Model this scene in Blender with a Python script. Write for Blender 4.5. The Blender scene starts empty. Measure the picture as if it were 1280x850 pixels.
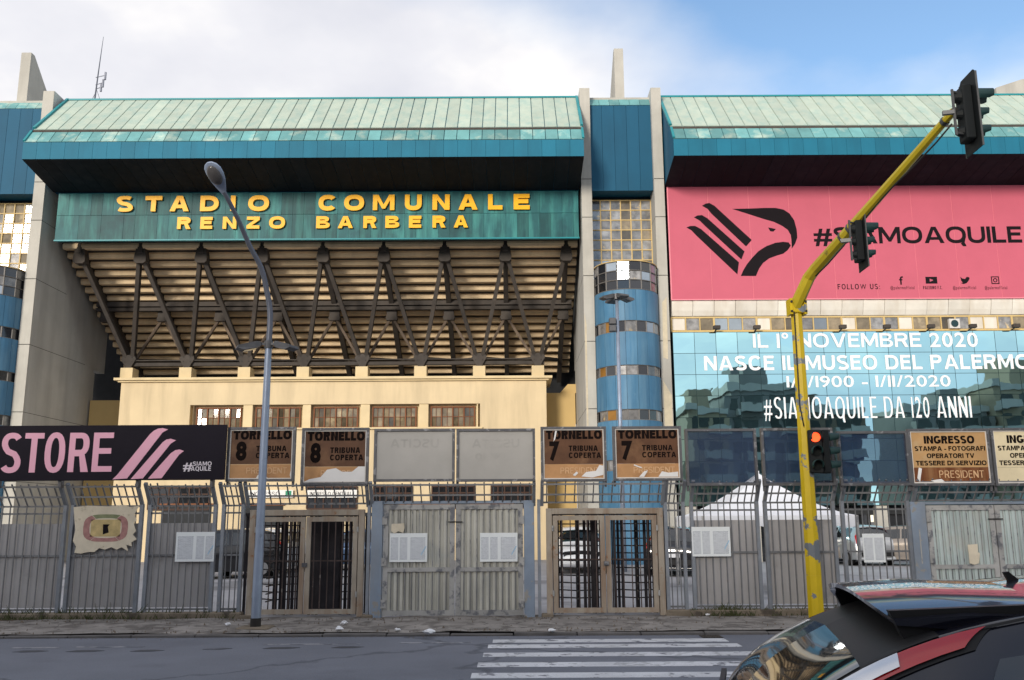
import bpy, bmesh, math, random
from mathutils import Vector, Matrix
R = math.radians
random.seed(7)
scene = bpy.context.scene
col = scene.collection

# ------------------------------------------------------------------ camera
U = 0.8                                # metres per layout unit: scale first estimated too large, then shrunk uniformly by this
F_PX, CX, CY, CAM_H = 1150.0, 640.0, 425.0, 2.1
PITCH, ROLL = R(11.2), 0.0055
fwd = Vector((0, math.cos(PITCH), math.sin(PITCH)))
_r0 = Vector((1, 0, 0)); _u0 = Vector((0, -math.sin(PITCH), math.cos(PITCH)))
rgt = _r0 * math.cos(ROLL) - _u0 * math.sin(ROLL)
upv = _u0 * math.cos(ROLL) + _r0 * math.sin(ROLL)
cam = bpy.data.objects.new('camera', bpy.data.cameras.new('camera'))
col.objects.link(cam)
m3 = Matrix((rgt, upv, -fwd)).transposed()
cam.matrix_world = Matrix.Translation((0, 0, CAM_H * U)) @ m3.to_4x4()
cam.data.sensor_width = 36.0
cam.data.lens = 36.0 * F_PX / 1280.0
cam.data.clip_end = 3000
scene.camera = cam

# ------------------------------------------------------------------ sky, sun, exposure
SUN_EL, SUN_AZ = R(14), R(203)        # azimuth clockwise from +Y: low, behind the camera and to the left
world = bpy.data.worlds.new('World'); scene.world = world; world.use_nodes = True
nt = world.node_tree; N = nt.nodes; L = nt.links
for n in list(N): N.remove(n)
out = N.new('ShaderNodeOutputWorld'); mixs = N.new('ShaderNodeMixShader')
sky = N.new('ShaderNodeTexSky'); sky.sky_type = 'NISHITA'; sky.sun_disc = False
sky.sun_elevation = SUN_EL; sky.sun_rotation = SUN_AZ; sky.air_density = 1.0; sky.dust_density = 0.0; sky.ozone_density = 2.0
b1 = N.new('ShaderNodeBackground'); b1.inputs['Strength'].default_value = 0.14
b2 = N.new('ShaderNodeBackground'); b2.inputs['Strength'].default_value = 0.56
L.new(sky.outputs[0], b1.inputs['Color'])
tc = N.new('ShaderNodeTexCoord'); sep = N.new('ShaderNodeSeparateXYZ'); L.new(tc.outputs['Generated'], sep.inputs[0])
def wm(op, a, b):
    n = N.new('ShaderNodeMath'); n.operation = op
    for i, v in enumerate((a, b)):
        if isinstance(v, (int, float)): n.inputs[i].default_value = v
        else: L.new(v, n.inputs[i])
    return n.outputs[0]
den = wm('ADD', wm('MAXIMUM', sep.outputs['Z'], 0.0), 0.22)
cmb = N.new('ShaderNodeCombineXYZ')
L.new(wm('DIVIDE', sep.outputs['X'], den), cmb.inputs[0]); L.new(wm('DIVIDE', sep.outputs['Y'], den), cmb.inputs[1])
SKY_OFF = (3.3, 3.8, 1.0)
def wnoise(scale, det, rough, off):
    mp = N.new('ShaderNodeMapping'); mp.inputs['Location'].default_value = off; L.new(cmb.outputs[0], mp.inputs[0])
    n = N.new('ShaderNodeTexNoise'); n.inputs['Scale'].default_value = scale; n.inputs['Detail'].default_value = det
    n.inputs['Roughness'].default_value = rough; L.new(mp.outputs[0], n.inputs['Vector']); return n.outputs['Fac']
def wramp(src, stops):
    r = N.new('ShaderNodeValToRGB'); e = r.color_ramp.elements
    while len(e) < len(stops): e.new(0.5)
    for k, (p, c) in enumerate(stops): e[k].position = p; e[k].color = (*c, 1)
    L.new(src, r.inputs[0]); return r.outputs[0]
cov = wm('ADD', wm('MULTIPLY', wnoise(0.45, 5, 0.50, SKY_OFF), 0.88), wm('MULTIPLY', wnoise(2.1, 6, 0.55, (1.3, 4.4, 0)), 0.12))
covr = wramp(cov, [(0.392, (0, 0, 0)), (0.50, (1, 1, 1))])
shade = wnoise(1.1, 6, 0.55, (7.3, 2.2, 0))
shr = wramp(shade, [(0.32, (0.72, 0.74, 0.84)), (0.50, (0.95, 0.95, 1.0)), (0.66, (1.40, 1.34, 1.24))])
L.new(shr, b2.inputs['Color'])
L.new(covr, mixs.inputs[0]); L.new(b1.outputs[0], mixs.inputs[1]); L.new(b2.outputs[0], mixs.inputs[2])
L.new(mixs.outputs[0], out.inputs['Surface'])

sd = bpy.data.lights.new('sun', 'SUN'); sd.energy = 2.1; sd.angle = R(13); sd.color = (1.0, 0.91, 0.79)
sun = bpy.data.objects.new('sun', sd); col.objects.link(sun)
sdir = Vector((math.sin(SUN_AZ) * math.cos(SUN_EL), math.cos(SUN_AZ) * math.cos(SUN_EL), math.sin(SUN_EL)))
sun.rotation_euler = sdir.to_track_quat('Z', 'Y').to_euler()
scene.view_settings.view_transform = 'Standard'; scene.view_settings.look = 'None'
scene.view_settings.exposure = 0.75; scene.view_settings.gamma = 1.0
scene.view_settings.use_curve_mapping = False
scene.cycles.max_bounces = 6; scene.cycles.transparent_max_bounces = 16
scene.cycles.use_denoising = True

# ------------------------------------------------------------------ unprojecting: pixel of the photograph + distance -> point
def P(px, py, Y):
    d = fwd * F_PX + rgt * (px - CX) + upv * (CY - py)
    t = Y / d.y
    return Vector((d.x * t, Y, CAM_H + d.z * t))
def PX(px, py, Y): return P(px, py, Y).x
def PZ(px, py, Y): return P(px, py, Y).z
def rect(x0, y0, x1, y1, Y):
    ax = (P(x0, y0, Y).x + P(x0, y1, Y).x) / 2; bx = (P(x1, y0, Y).x + P(x1, y1, Y).x) / 2
    zt = (P(x0, y0, Y).z + P(x1, y0, Y).z) / 2; zb = (P(x0, y1, Y).z + P(x1, y1, Y).z) / 2
    return ax, bx, zb, zt

# ------------------------------------------------------------------ materials
MATS = {}
def rgb(h):
    h = h.lstrip('#'); o = []
    for i in (0, 2, 4):
        c = int(h[i:i+2], 16) / 255; o.append(c / 12.92 if c <= 0.04045 else ((c + 0.055) / 1.055) ** 2.4)
    return tuple(o)
def mat(name, c, rough=0.6, metal=0.0, var=0.18, scale=2.0, bump=0.0, bscale=20.0, streak=None, samt=0.5, sscale=3.0, pv=0.0,
        patch=None, pth=0.55, pscale=2.0, pdet=6, coat=0.0, spec=0.22, emis=None, estr=0.0, alpha=1.0, psoft=0.05, stretch=8.0, crack=0.0, cscale=0.5):
    """plain surface: base colour, blotchy variation, vertical streaks, worn patches, fine bump, per-piece variation"""
    m = bpy.data.materials.new(name); m.use_nodes = True
    nt = m.node_tree; N = nt.nodes; L = nt.links; b = N['Principled BSDF']
    b.inputs['Roughness'].default_value = rough; b.inputs['Metallic'].default_value = metal
    b.inputs['Specular IOR Level'].default_value = spec; b.inputs['Coat Weight'].default_value = coat
    b.inputs['Coat Roughness'].default_value = 0.04; b.inputs['Alpha'].default_value = alpha
    geo = N.new('ShaderNodeNewGeometry'); pos = geo.outputs['Position']
    def noise(sc, det=5, rg=0.6, mscale=None, loc=None):
        v = pos
        if mscale or loc:
            mp = N.new('ShaderNodeMapping'); L.new(pos, mp.inputs[0])
            if mscale: mp.inputs['Scale'].default_value = mscale
            if loc: mp.inputs['Location'].default_value = loc
            v = mp.outputs[0]
        n = N.new('ShaderNodeTexNoise'); n.inputs['Scale'].default_value = sc; n.inputs['Detail'].default_value = det
        n.inputs['Roughness'].default_value = rg; L.new(v, n.inputs['Vector']); return n.outputs['Fac']
    def rng(src, a, b_, c_, d):
        n = N.new('ShaderNodeMapRange'); L.new(src, n.inputs[0])
        for i, v in zip((1, 2, 3, 4), (a, b_, c_, d)): n.inputs[i].default_value = v
        return n.outputs[0]
    def mix(f, a, b_, mode='MIX'):
        n = N.new('ShaderNodeMix'); n.data_type = 'RGBA'; n.blend_type = mode
        for sock, v in ((n.inputs[0], f), (n.inputs[6], a), (n.inputs[7], b_)):
            if isinstance(v, (int, float)): sock.default_value = v
            elif isinstance(v, tuple): sock.default_value = (*v, 1)
            else: L.new(v, sock)
        return n.outputs[2]
    base = c
    if var:
        f = rng(noise(scale), 0.25, 0.75, 1 - var, 1 + var)
        cm = N.new('ShaderNodeCombineXYZ'); [L.new(f, cm.inputs[i]) for i in range(3)]
        base = mix(1.0, c, cm.outputs[0], 'MULTIPLY')
    if streak:
        f = rng(noise(sscale, 4, 0.6, (1, 1, 1 / stretch)), 0.45, 0.68, 0.0, samt)
        base = mix(f, base, streak)
    if patch:
        f = rng(noise(pscale, pdet, 0.6, None, (3.3, 1.7, 5.1)), pth, pth + psoft, 0.0, 1.0)
        base = mix(f, base, patch)
    if crack:
        mp = N.new('ShaderNodeVectorMath'); mp.operation = 'ADD'; nn = N.new('ShaderNodeTexNoise'); nn.inputs['Scale'].default_value = 1.6; nn.inputs['Detail'].default_value = 5
        L.new(pos, nn.inputs['Vector']); L.new(pos, mp.inputs[0]); L.new(nn.outputs['Color'], mp.inputs[1])
        vo = N.new('ShaderNodeTexVoronoi'); vo.feature = 'DISTANCE_TO_EDGE'; vo.inputs['Scale'].default_value = cscale; L.new(mp.outputs[0], vo.inputs['Vector'])
        f = rng(vo.outputs['Distance'], 0.004, 0.016, crack, 0.0); base = mix(f, base, tuple(q * 0.35 for q in c))
        f = rng(noise(45, 3, 0.7), 0.3, 0.7, 0.86, 1.14)
        cm = N.new('ShaderNodeCombineXYZ'); [L.new(f, cm.inputs[i]) for i in range(3)]
        base = mix(1.0, base, cm.outputs[0], 'MULTIPLY')
    if pv:
        oi = N.new('ShaderNodeObjectInfo'); f = rng(oi.outputs['Random'], 0, 1, 1 - pv, 1 + pv)
        cm = N.new('ShaderNodeCombineXYZ'); [L.new(f, cm.inputs[i]) for i in range(3)]
        base = mix(1.0, base, cm.outputs[0], 'MULTIPLY')
    if isinstance(base, tuple): b.inputs['Base Color'].default_value = (*base, 1)
    else: L.new(base, b.inputs['Base Color'])
    if bump:
        bn = N.new('ShaderNodeBump'); bn.inputs['Strength'].default_value = bump; bn.inputs['Distance'].default_value = 0.02
        L.new(noise(bscale, 6, 0.65), bn.inputs['Height']); L.new(bn.outputs[0], b.inputs['Normal'])
    if emis:
        b.inputs['Emission Color'].default_value = (*emis, 1); b.inputs['Emission Strength'].default_value = estr
    MATS[name] = m
    return m
def print_mat(name, paper, ink, rows, colsplit=0.5, cov=0.75):
    """sheet printed with rows of small type: generated coordinates on a thin flat sheet"""
    m = bpy.data.materials.new(name); m.use_nodes = True
    nt = m.node_tree; N = nt.nodes; L = nt.links; b = N['Principled BSDF']; b.inputs['Roughness'].default_value = 0.7
    tc = N.new('ShaderNodeTexCoord'); br = N.new('ShaderNodeTexBrick'); mp = N.new('ShaderNodeMapping')
    sp = N.new('ShaderNodeSeparateXYZ'); cb = N.new('ShaderNodeCombineXYZ')
    L.new(tc.outputs['Generated'], sp.inputs[0]); L.new(sp.outputs['X'], cb.inputs[0]); L.new(sp.outputs['Z'], cb.inputs[1])
    br.inputs['Scale'].default_value = 1.0; br.inputs['Brick Width'].default_value = 0.22; br.inputs['Row Height'].default_value = 1.0 / rows
    br.inputs['Mortar Size'].default_value = 0.25 / rows; br.inputs['Mortar Smooth'].default_value = 0.0
    br.inputs['Color1'].default_value = (*ink, 1); br.inputs['Color2'].default_value = (*[(a * .6 + c * .4) for a, c in zip(ink, paper)], 1); br.inputs['Mortar'].default_value = (*paper, 1)
    L.new(cb.outputs[0], br.inputs['Vector']); L.new(br.outputs['Color'], b.inputs['Base Color'])
    MATS[name] = m; return m

# ------------------------------------------------------------------ mesh builder
class MB:
    def __init__(s): s.v = []; s.f = []; s.mi = []; s.cur = 0
    def quadset(s, vs, fs):
        o = len(s.v); s.v += [tuple(v) for v in vs]; s.f += [tuple(i + o for i in f) for f in fs]; s.mi += [s.cur] * len(fs); return s
    def box(s, x0, x1, y0, y1, z0, z1):
        v = [(x0,y0,z0),(x1,y0,z0),(x1,y1,z0),(x0,y1,z0),(x0,y0,z1),(x1,y0,z1),(x1,y1,z1),(x0,y1,z1)]
        return s.quadset(v, [(0,3,2,1),(4,5,6,7),(0,1,5,4),(1,2,6,5),(2,3,7,6),(3,0,4,7)])
    def bar(s, a, b, w, h=None, up=(0, 0, 1)):
        """rectangular bar from a to b, w across, h along 'up'"""
        a = Vector(a); b = Vector(b); h = h or w; d = (b - a).normalized(); u = Vector(up)
        if abs(d.dot(u)) > 0.98: u = Vector((0, 1, 0))
        sx = d.cross(u).normalized(); uu = sx.cross(d).normalized()
        vs = []
        for p in (a, b):
            for i, j in ((-1,-1),(1,-1),(1,1),(-1,1)): vs.append(p + sx * (w/2*i) + uu * (h/2*j))
        return s.quadset(vs, [(0,1,2,3),(7,6,5,4),(0,4,5,1),(1,5,6,2),(2,6,7,3),(3,7,4,0)])
    def tube(s, pts, r, n=10, cap=True):
        pts = [Vector(p) for p in pts]; rs = r if isinstance(r, (list, tuple)) else [r] * len(pts)
        vs = []; fs = []; prev = None
        for i, p in enumerate(pts):
            d = (pts[min(i+1, len(pts)-1)] - pts[max(i-1, 0)]).normalized()
            if prev is None:
                u = Vector((0,0,1)) if abs(d.z) < 0.9 else Vector((1,0,0))
                sx = d.cross(u).normalized()
            else:
                sx = (prev - d * prev.dot(d)).normalized()
            prev = sx; uu = d.cross(sx)
            for k in range(n):
                a = 2 * math.pi * k / n; vs.append(p + (sx * math.cos(a) + uu * math.sin(a)) * rs[i])
        for i in range(len(pts) - 1):
            for k in range(n):
                fs.append((i*n+k, i*n+(k+1)%n, (i+1)*n+(k+1)%n, (i+1)*n+k))
        if cap:
            fs.append(tuple(range(n))[::-1]); fs.append(tuple((len(pts)-1)*n + k for k in range(n)))
        return s.quadset(vs, fs)
    def cyl(s, c, axis, r, h, n=16, r2=None):
        c = Vector(c); a = Vector(axis).normalized(); return s.tube([c, c + a * h], [r, r if r2 is None else r2], n)
    def prism(s, prof, axis, a, b):
        """profile of 2D points extruded along axis 'x','y','z' from a to b (profile order: remaining axes)"""
        n = len(prof); vs = []
        for t in (a, b):
            for p, q in prof:
                vs.append({'x': (t, p, q), 'y': (p, t, q), 'z': (p, q, t)}[axis])
        fs = [tuple(range(n)), tuple(range(2*n-1, n-1, -1))] + [(i, i+n, (i+1)%n+n, (i+1)%n) for i in range(n)]
        return s.quadset(vs, fs)
    def mesh(s, name, mats, smooth=False, bevel=0.0):
        me = bpy.data.meshes.new(name); me.from_pydata([(x * U, y * U, z * U) for x, y, z in s.v], [], s.f)
        bm = bmesh.new(); bm.from_mesh(me); bmesh.ops.recalc_face_normals(bm, faces=bm.faces)
        if bevel: bmesh.ops.bevel(bm, geom=list(bm.edges), offset=bevel * U, segments=1, affect='EDGES', clamp_overlap=True)
        bm.to_mesh(me); bm.free()
        for m in (mats if isinstance(mats, (list, tuple)) else [mats]): me.materials.append(MATS[m] if isinstance(m, str) else m)
        if not bevel:
            for p, k in zip(me.polygons, s.mi): p.material_index = k
        if smooth:
            me.polygons.foreach_set('use_smooth', [True] * len(me.polygons))
        return me
    def build(s, name, mats, parent=None, smooth=False, bevel=0.0):
        return place(name, s.mesh(name, mats, smooth, bevel), parent)
def place(name, me, parent=None, loc=(0, 0, 0), rot=(0, 0, 0), scale=(1, 1, 1), local=False):
    o = bpy.data.objects.new(name, me); col.objects.link(o)
    setloc(o, loc); o.rotation_euler = rot; o.scale = scale
    if parent is not None:
        o.parent = parent
        if not local: o.matrix_parent_inverse = root_inv(parent)
    return o
def setloc(o, p): o.location = (p[0] * U, p[1] * U, p[2] * U)
def chain_matrix(o):
    m = o.matrix_basis.copy()
    if o.parent is not None: m = chain_matrix(o.parent) @ o.matrix_parent_inverse @ m
    return m
def root_inv(o): return chain_matrix(o).inverted()
def empty(name, loc=(0, 0, 0), parent=None):
    o = bpy.data.objects.new(name, None); col.objects.link(o); setloc(o, loc); o.empty_display_size = 0.3
    if parent is not None: o.parent = parent; o.matrix_parent_inverse = root_inv(parent)
    return o
def tag(o, label, cat, group=None):
    o['label'] = label; o['category'] = cat
    if group: o['group'] = group
    return o
def struct(o): o['kind'] = 'structure'; return o
def edges_smooth(me, ang=35):
    me.polygons.foreach_set('use_smooth', [True] * len(me.polygons))
    bm = bmesh.new(); bm.from_mesh(me)
    for e in bm.edges:
        if len(e.link_faces) == 2 and e.calc_face_angle(0) > R(ang): e.smooth = False
    bm.to_mesh(me); bm.free()

# lettering: the built-in typeface fitted into an exact box
GLYPH = {}
def bfont(s, bold):
    c = bpy.data.curves.new('t', 'FONT'); c.body = s; c.offset = bold; c.extrude = 0.05; c.resolution_u = 3
    return curve_mesh(c)
def curve_mesh(c):
    o = bpy.data.objects.new('t', c); me = bpy.data.meshes.new_from_object(o)
    r = ([tuple(v.co) for v in me.vertices], [tuple(p.vertices) for p in me.polygons])
    bpy.data.objects.remove(o); bpy.data.curves.remove(c); bpy.data.meshes.remove(me); return r
def arcp(cx, cy, rx, ry, a0, a1, n=12, e=0.86):
    o = []
    for i in range(n + 1):
        a = R(a0 + (a1 - a0) * i / n); ca, sa = math.cos(a), math.sin(a)
        o.append((cx + rx * math.copysign(abs(ca) ** e, ca), cy + ry * math.copysign(abs(sa) ** e, sa)))
    return o
WID = dict(A=.98, B=.82, C=.92, D=.90, E=.70, F=.68, G=.95, I=0, L=.66, M=1.06, N=.88, O=1.0, P=.80, Q=1.0, R=.84, S=.80, T=.80, U=.86, V=.98, Z=.82)
def contours(ch, W, s, v=None):
    """a plain bold grotesque: outlines for height 1, width W, stem s, bar v"""
    v = v or s * .92; H = 1.0
    if ch == 'I': return [[(0, 0), (0, H), (s, H), (s, 0)]]
    if ch == 'L': return [[(0, 0), (0, H), (s, H), (s, v), (W, v), (W, 0)]]
    if ch == 'T': return [[(0, H), (W, H), (W, H - v), ((W + s) / 2, H - v), ((W + s) / 2, 0), ((W - s) / 2, 0), ((W - s) / 2, H - v), (0, H - v)]]
    if ch in 'EF':
        m = .53; o = [(0, 0), (0, H), (W, H), (W, H - v), (s, H - v), (s, m + v / 2), (W * .92, m + v / 2), (W * .92, m - v / 2), (s, m - v / 2)]
        return [o + ([(s, v), (W, v), (W, 0)] if ch == 'E' else [(s, 0)])]
    if ch == 'A':
        t = s * .62; c = W / 2; f = s * 1.12; h0, h1 = .20, .20 + v * .85
        sl = (c - t)                                    # outer slope: x at height y = sl * y
        inn = lambda y: f + (c - f) * y / (H - .9 * s)  # inner edge of the left leg
        return [[(0, 0), (c - t, H), (c + t, H), (W, 0), (W - f, 0), (W - inn(h0), h0), (inn(h0), h0), (f, 0)], [(inn(h1), h1), (W - inn(h1), h1), (c, H - .9 * s * .98)]]
    if ch == 'V': return [[(0, H), (W / 2 - s * .58, 0), (W / 2 + s * .58, 0), (W, H), (W - s * 1.1, H), (W / 2, s * 1.0), (s * 1.1, H)]]
    if ch == 'M': return [[(0, 0), (0, H), (s * 1.15, H), (W / 2, .36), (W - s * 1.15, H), (W, H), (W, 0), (W - s * .95, 0), (W - s * .95, .66), (W / 2 + s * .32, .10), (W / 2 - s * .32, .10), (s * .95, .66), (s * .95, 0)]]
    if ch == 'N': return [[(0, 0), (0, H), (s * 1.05, H), (W - s, .36), (W - s, H), (W, H), (W, 0), (W - s * 1.05, 0), (s, .64), (s, 0)]]
    if ch == 'Z': return [[(0, H), (W, H), (W, H - v), (s * 1.35, v), (W, v), (W, 0), (0, 0), (0, v), (W - s * 1.35, H - v), (0, H - v)]]
    if ch == 'O': return [arcp(W/2, .5, W/2, .515, 0, 345, 23), arcp(W/2, .5, W/2 - s, .515 - v, 0, 345, 23)]
    if ch == 'Q':
        o = arcp(W/2, .5, W/2, .515, -28, 300, 22) + [(W * .70, -.02), (W * .80, -.20), (W * .98, -.20), (W * .90, .04)]
        return [o, arcp(W/2, .5, W/2 - s, .515 - v, 0, 345, 23)]
    if ch == 'C': return [arcp(W/2, .5, W/2, .515, 38, 322, 22) + arcp(W/2, .5, W/2 - s, .515 - v, 318, 42, 20)]
    if ch == 'G': return [arcp(W/2, .5, W/2, .515, 40, 306, 22) + [(W, .16), (W, .52), (W * .56, .52), (W * .56, .52 - v * .9), (W - s, .52 - v * .9), (W - s, .22)] + arcp(W/2, .5, W/2 - s, .515 - v, 306, 44, 18)]
    if ch == 'D':
        return [[(0, 0), (0, H)] + arcp(W * .42, .5, W * .58, .5, 90, -90, 16), [(s, v), (s, H - v)] + arcp(W * .42, .5, W * .58 - s, .5 - v, 90, -90, 16)]
    if ch == 'U': return [[(0, H), (s, H)] + arcp(W/2, .40, W/2 - s, .415 - v, 180, 360, 14) + [(W - s, H), (W, H)] + arcp(W/2, .40, W/2, .415, 360, 180, 14)]
    if ch in 'PR':
        yb = .42; r0 = (H - yb) / 2; cy = (H + yb) / 2; cxp = W * .55
        out = [(0, 0), (0, H)] + arcp(cxp, cy, W * .97 - cxp, r0, 90, -90 if ch == 'P' else -62, 12)
        if ch == 'P': out += [(s, yb), (s, 0)]
        else: out += [(W, 0), (W - s * 1.25, 0), (W * .52, yb - .02), (s, yb - .02), (s, 0)]
        return [out, [(s, yb + v), (s, H - v)] + arcp(cxp, cy, W * .97 - cxp - s, r0 - v, 90, -90, 12)]
    if ch == 'B':
        m = .52; c1, c2 = W * .52, W * .54
        out = [(0, 0), (0, H)] + arcp(c1, (H + m) / 2, W * .93 - c1, (H - m) / 2, 90, -70, 10) + arcp(c2, m / 2, W - c2, m / 2, 72, -90, 10)
        return [out, [(s, m + v / 2), (s, H - v)] + arcp(c1, (H + m + v/2 - v) / 2 + v * .0, W * .93 - c1 - s, (H - v - m - v / 2) / 2, 90, -90, 10),
                [(s, v), (s, m - v / 2)] + arcp(c2, (m + v / 2) / 2, W - c2 - s, (m - v * 1.5) / 2, 90, -90, 10)]
    if ch == 'S':
        v = min(v, .215); s = min(s, .30); k = v / 2; q = s / 2
        cl = arcp(W/2, .745, W/2 - q, .755 - .5 - k + .01, 28, 190, 10) + [(W * .16 + q * .4, .62), (W * .34, .535), (W * .66, .465), (W * .84 - q * .4, .38)] + arcp(W/2, .255, W/2 - q, .265 - k, 10, -152, 10)
        lft, rgt_ = [], []
        for i, p in enumerate(cl):
            a_, b_ = cl[max(i-1, 0)], cl[min(i+1, len(cl)-1)]; d = Vector((b_[0]-a_[0], b_[1]-a_[1])).normalized()
            hw = k + (q - k) * abs(d.y); lft.append((p[0] - d.y * hw, p[1] + d.x * hw)); rgt_.append((p[0] + d.y * hw, p[1] - d.x * hw))
        return [lft + rgt_[::-1]]
    return None
def glyph(ch, s, ar):
    """(verts, faces, width) for cap height 1; s is the stem, ar stretches the letter's width"""
    k = (ch, round(s, 3), round(ar, 3))
    if k not in GLYPH:
        if ch in WID:
            W = WID[ch] * ar if ch != 'I' else s
            c = bpy.data.curves.new('t', 'CURVE'); c.dimensions = '2D'; c.fill_mode = 'BOTH'; c.extrude = .05
            for pts in contours(ch, W, s):
                sp = c.splines.new('POLY'); sp.points.add(len(pts) - 1); sp.use_cyclic_u = True
                for q, (x, y) in zip(sp.points, pts): q.co = (x, y, 0, 1)
            v, f = curve_mesh(c); GLYPH[k] = (v, f, W)
        else:
            v, f = bfont(ch, max(0.0, (s - .14) * .33)); x0 = min(q[0] for q in v); x1 = max(q[0] for q in v); hc = .70 if ch not in '-:' else .70
            sc = 1 / hc; GLYPH[k] = ([((q[0] - x0) * sc * ar, q[1] * sc, q[2]) for q in v], f, (x1 - x0) * sc * ar)
    return GLYPH[k]
def text(s, x0, x1, z0, z1, y, m, parent, name='lettering', stem=0.18, depth=0.004, mirror=False, space=0.14, split=False, ar=None):
    """a line of type fitted into a box; split: every letter an object of its own"""
    h = z1 - z0
    if ar is None:                      # letter proportion that fills the box at true height
        fixed = sum(space for _ in s[:-1]); nat = sum(glyph(c_, stem, 1.0)[2] if c_ != ' ' else .3 for c_ in s)
        ar = max(.3, ((x1 - x0) / h - fixed) / nat) if len(s) > 1 else ((x1 - x0) / h) / max(nat, .01)
    items = []; cur = 0.0
    for ch in s:
        if ch == ' ': cur += .3 * ar + space; continue
        v, f, w = glyph(ch, min(stem, .42 * ar if ch != 'I' else stem), ar); items.append(([(q[0] + cur, q[1], q[2]) for q in v], f)); cur += w + space
    tot = cur - space
    if not split and len(items) > 1:
        jv, jf = [], []
        for v, f in items: jf += [tuple(i + len(jv) for i in q) for q in f]; jv = jv + v
        items = [(jv, jf)]
    for v, f in items:
        vs = []
        for q in v:
            u = q[0] / tot; u = 1 - u if mirror else u
            vs.append(((x0 + (x1 - x0) * u) * U, (y - (depth if q[2] > 0 else 0.0)) * U, (z0 + h * q[1]) * U))
        nm = 'letter' if split else name
        me = bpy.data.meshes.new(nm); me.from_pydata(vs, [], f); me.materials.append(MATS[m]); o = place(nm, me, parent)
    return o
def poly(pts, y0, y1, name, m, parent):
    """flat outline with thickness: pts are (x, z)"""
    return MB().prism(pts, 'y', y0, y1).build(name, m, parent)
# ------------------------------------------------------------------ material list
mat('concrete', (0.46, 0.44, 0.39), 0.85, var=0.14, scale=0.7, bump=0.25, bscale=9, streak=(0.26, 0.25, 0.22), samt=0.45, sscale=1.1)
mat('concrete_side', (0.46, 0.46, 0.44), 0.85, var=0.12, scale=0.6, bump=0.2, bscale=9, streak=(0.28, 0.275, 0.26), samt=0.4, sscale=1.0)
mat('concrete_patch', (0.55, 0.48, 0.35), 0.9, var=0.15, scale=3, bump=0.2)
mat('joint', (0.06, 0.06, 0.055), 0.9, var=0)
mat('patina', (0.42, 0.49, 0.41), 0.55, var=0.10, scale=1.2, streak=(0.27, 0.41, 0.37), samt=0.6, sscale=2.4, stretch=9, pv=0.10, bump=0.08, bscale=4)
mat('patina_strip', (0.13, 0.31, 0.31), 0.5, var=0.2, scale=1.5, patch=(0.42, 0.52, 0.44), pth=0.52, pscale=1.1, psoft=0.18, pv=0.25)
mat('teal_edge', (0.02, 0.23, 0.26), 0.4, var=0.15, scale=1)
mat('fascia_blue', (0.012, 0.145, 0.225), 0.6, var=0.10, scale=0.8, pv=0.09, streak=(0.01, 0.10, 0.16), samt=0.4, sscale=1.2)
mat('panel_blue', (0.010, 0.088, 0.160), 0.6, var=0.10, scale=0.6, pv=0.08, streak=(0.008, 0.06, 0.11), samt=0.4, sscale=1.0)
mat('soffit_unlit', (0.005, 0.008, 0.012), 0.8, var=0.3, scale=1.2, pv=0.25, streak=(0.03, 0.03, 0.03), samt=0.25)  # canopy underside: its shade is put into the near-black colour
mat('sign_teal', (0.016, 0.098, 0.105), 0.5, var=0.3, scale=0.9, streak=(0.05, 0.24, 0.22), samt=0.8, sscale=2.6, pv=0.35, stretch=7, patch=(0.010, 0.045, 0.06), pth=0.56, pscale=0.6, psoft=0.2)
mat('letter_yellow', (0.95, 0.47, 0.012), 0.4, var=0.06)
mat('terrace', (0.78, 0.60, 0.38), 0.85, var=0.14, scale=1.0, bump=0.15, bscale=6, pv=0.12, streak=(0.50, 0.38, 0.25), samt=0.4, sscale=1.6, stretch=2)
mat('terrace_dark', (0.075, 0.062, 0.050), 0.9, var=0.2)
mat('steel_dark', (0.058, 0.050, 0.044), 0.75, var=0.25, scale=2.5, pv=0.15, streak=(0.09, 0.07, 0.055), samt=0.35)
mat('steel_brown', (0.115, 0.085, 0.062), 0.75, var=0.25, scale=2.5, pv=0.15)
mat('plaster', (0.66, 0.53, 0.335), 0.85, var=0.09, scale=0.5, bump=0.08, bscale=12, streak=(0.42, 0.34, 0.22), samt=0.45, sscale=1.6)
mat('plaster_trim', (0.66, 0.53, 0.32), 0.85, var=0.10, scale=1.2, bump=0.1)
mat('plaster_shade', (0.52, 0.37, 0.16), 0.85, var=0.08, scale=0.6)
mat('window_dark', (0.060, 0.030, 0.020), 0.6, var=0.2, scale=3)
mat('window_wood', (0.19, 0.070, 0.028), 0.6, var=0.2, scale=3)
mat('warm_glass', (0.17, 0.135, 0.085), 0.05, 0.0, var=0.5, scale=2.5, pv=0.6, spec=0.7, patch=(0.42, 0.34, 0.20), pth=0.58, pscale=1.5, psoft=0.2)  # warm diffuse colour stands in for the yellow sky the panes reflect
mat('stair_blue', (0.060, 0.165, 0.275), 0.5, var=0.12, scale=1.0, streak=(0.13, 0.25, 0.35), samt=0.55, sscale=2.6, pv=0.10, patch=(0.14, 0.25, 0.32), pth=0.66, pscale=1.5)
mat('dark_glass', (0.020, 0.022, 0.026), 0.03, 0.0, var=0.25, scale=0.7, pv=0.5, spec=0.9)
mat('sky_glass', (0.30, 0.35, 0.40), 0.04, 0.3, var=0.2, scale=0.7, pv=0.25)  # pale blue base carries part of the sky's reflection
mat('mottled_glass', (0.22, 0.215, 0.21), 0.10, 0.15, var=0.6, scale=3.5, pv=0.45, spec=0.8, patch=(0.62, 0.46, 0.22), pth=0.62, pscale=2.6, psoft=0.12)  # grey pane colour with random yellowish blotches
mat('amber_glass', (0.30, 0.15, 0.035), 0.10, 0.3, var=0.3, scale=1.5, pv=0.2)
mat('frame_beige', (0.58, 0.42, 0.18), 0.5, var=0.1)
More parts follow.
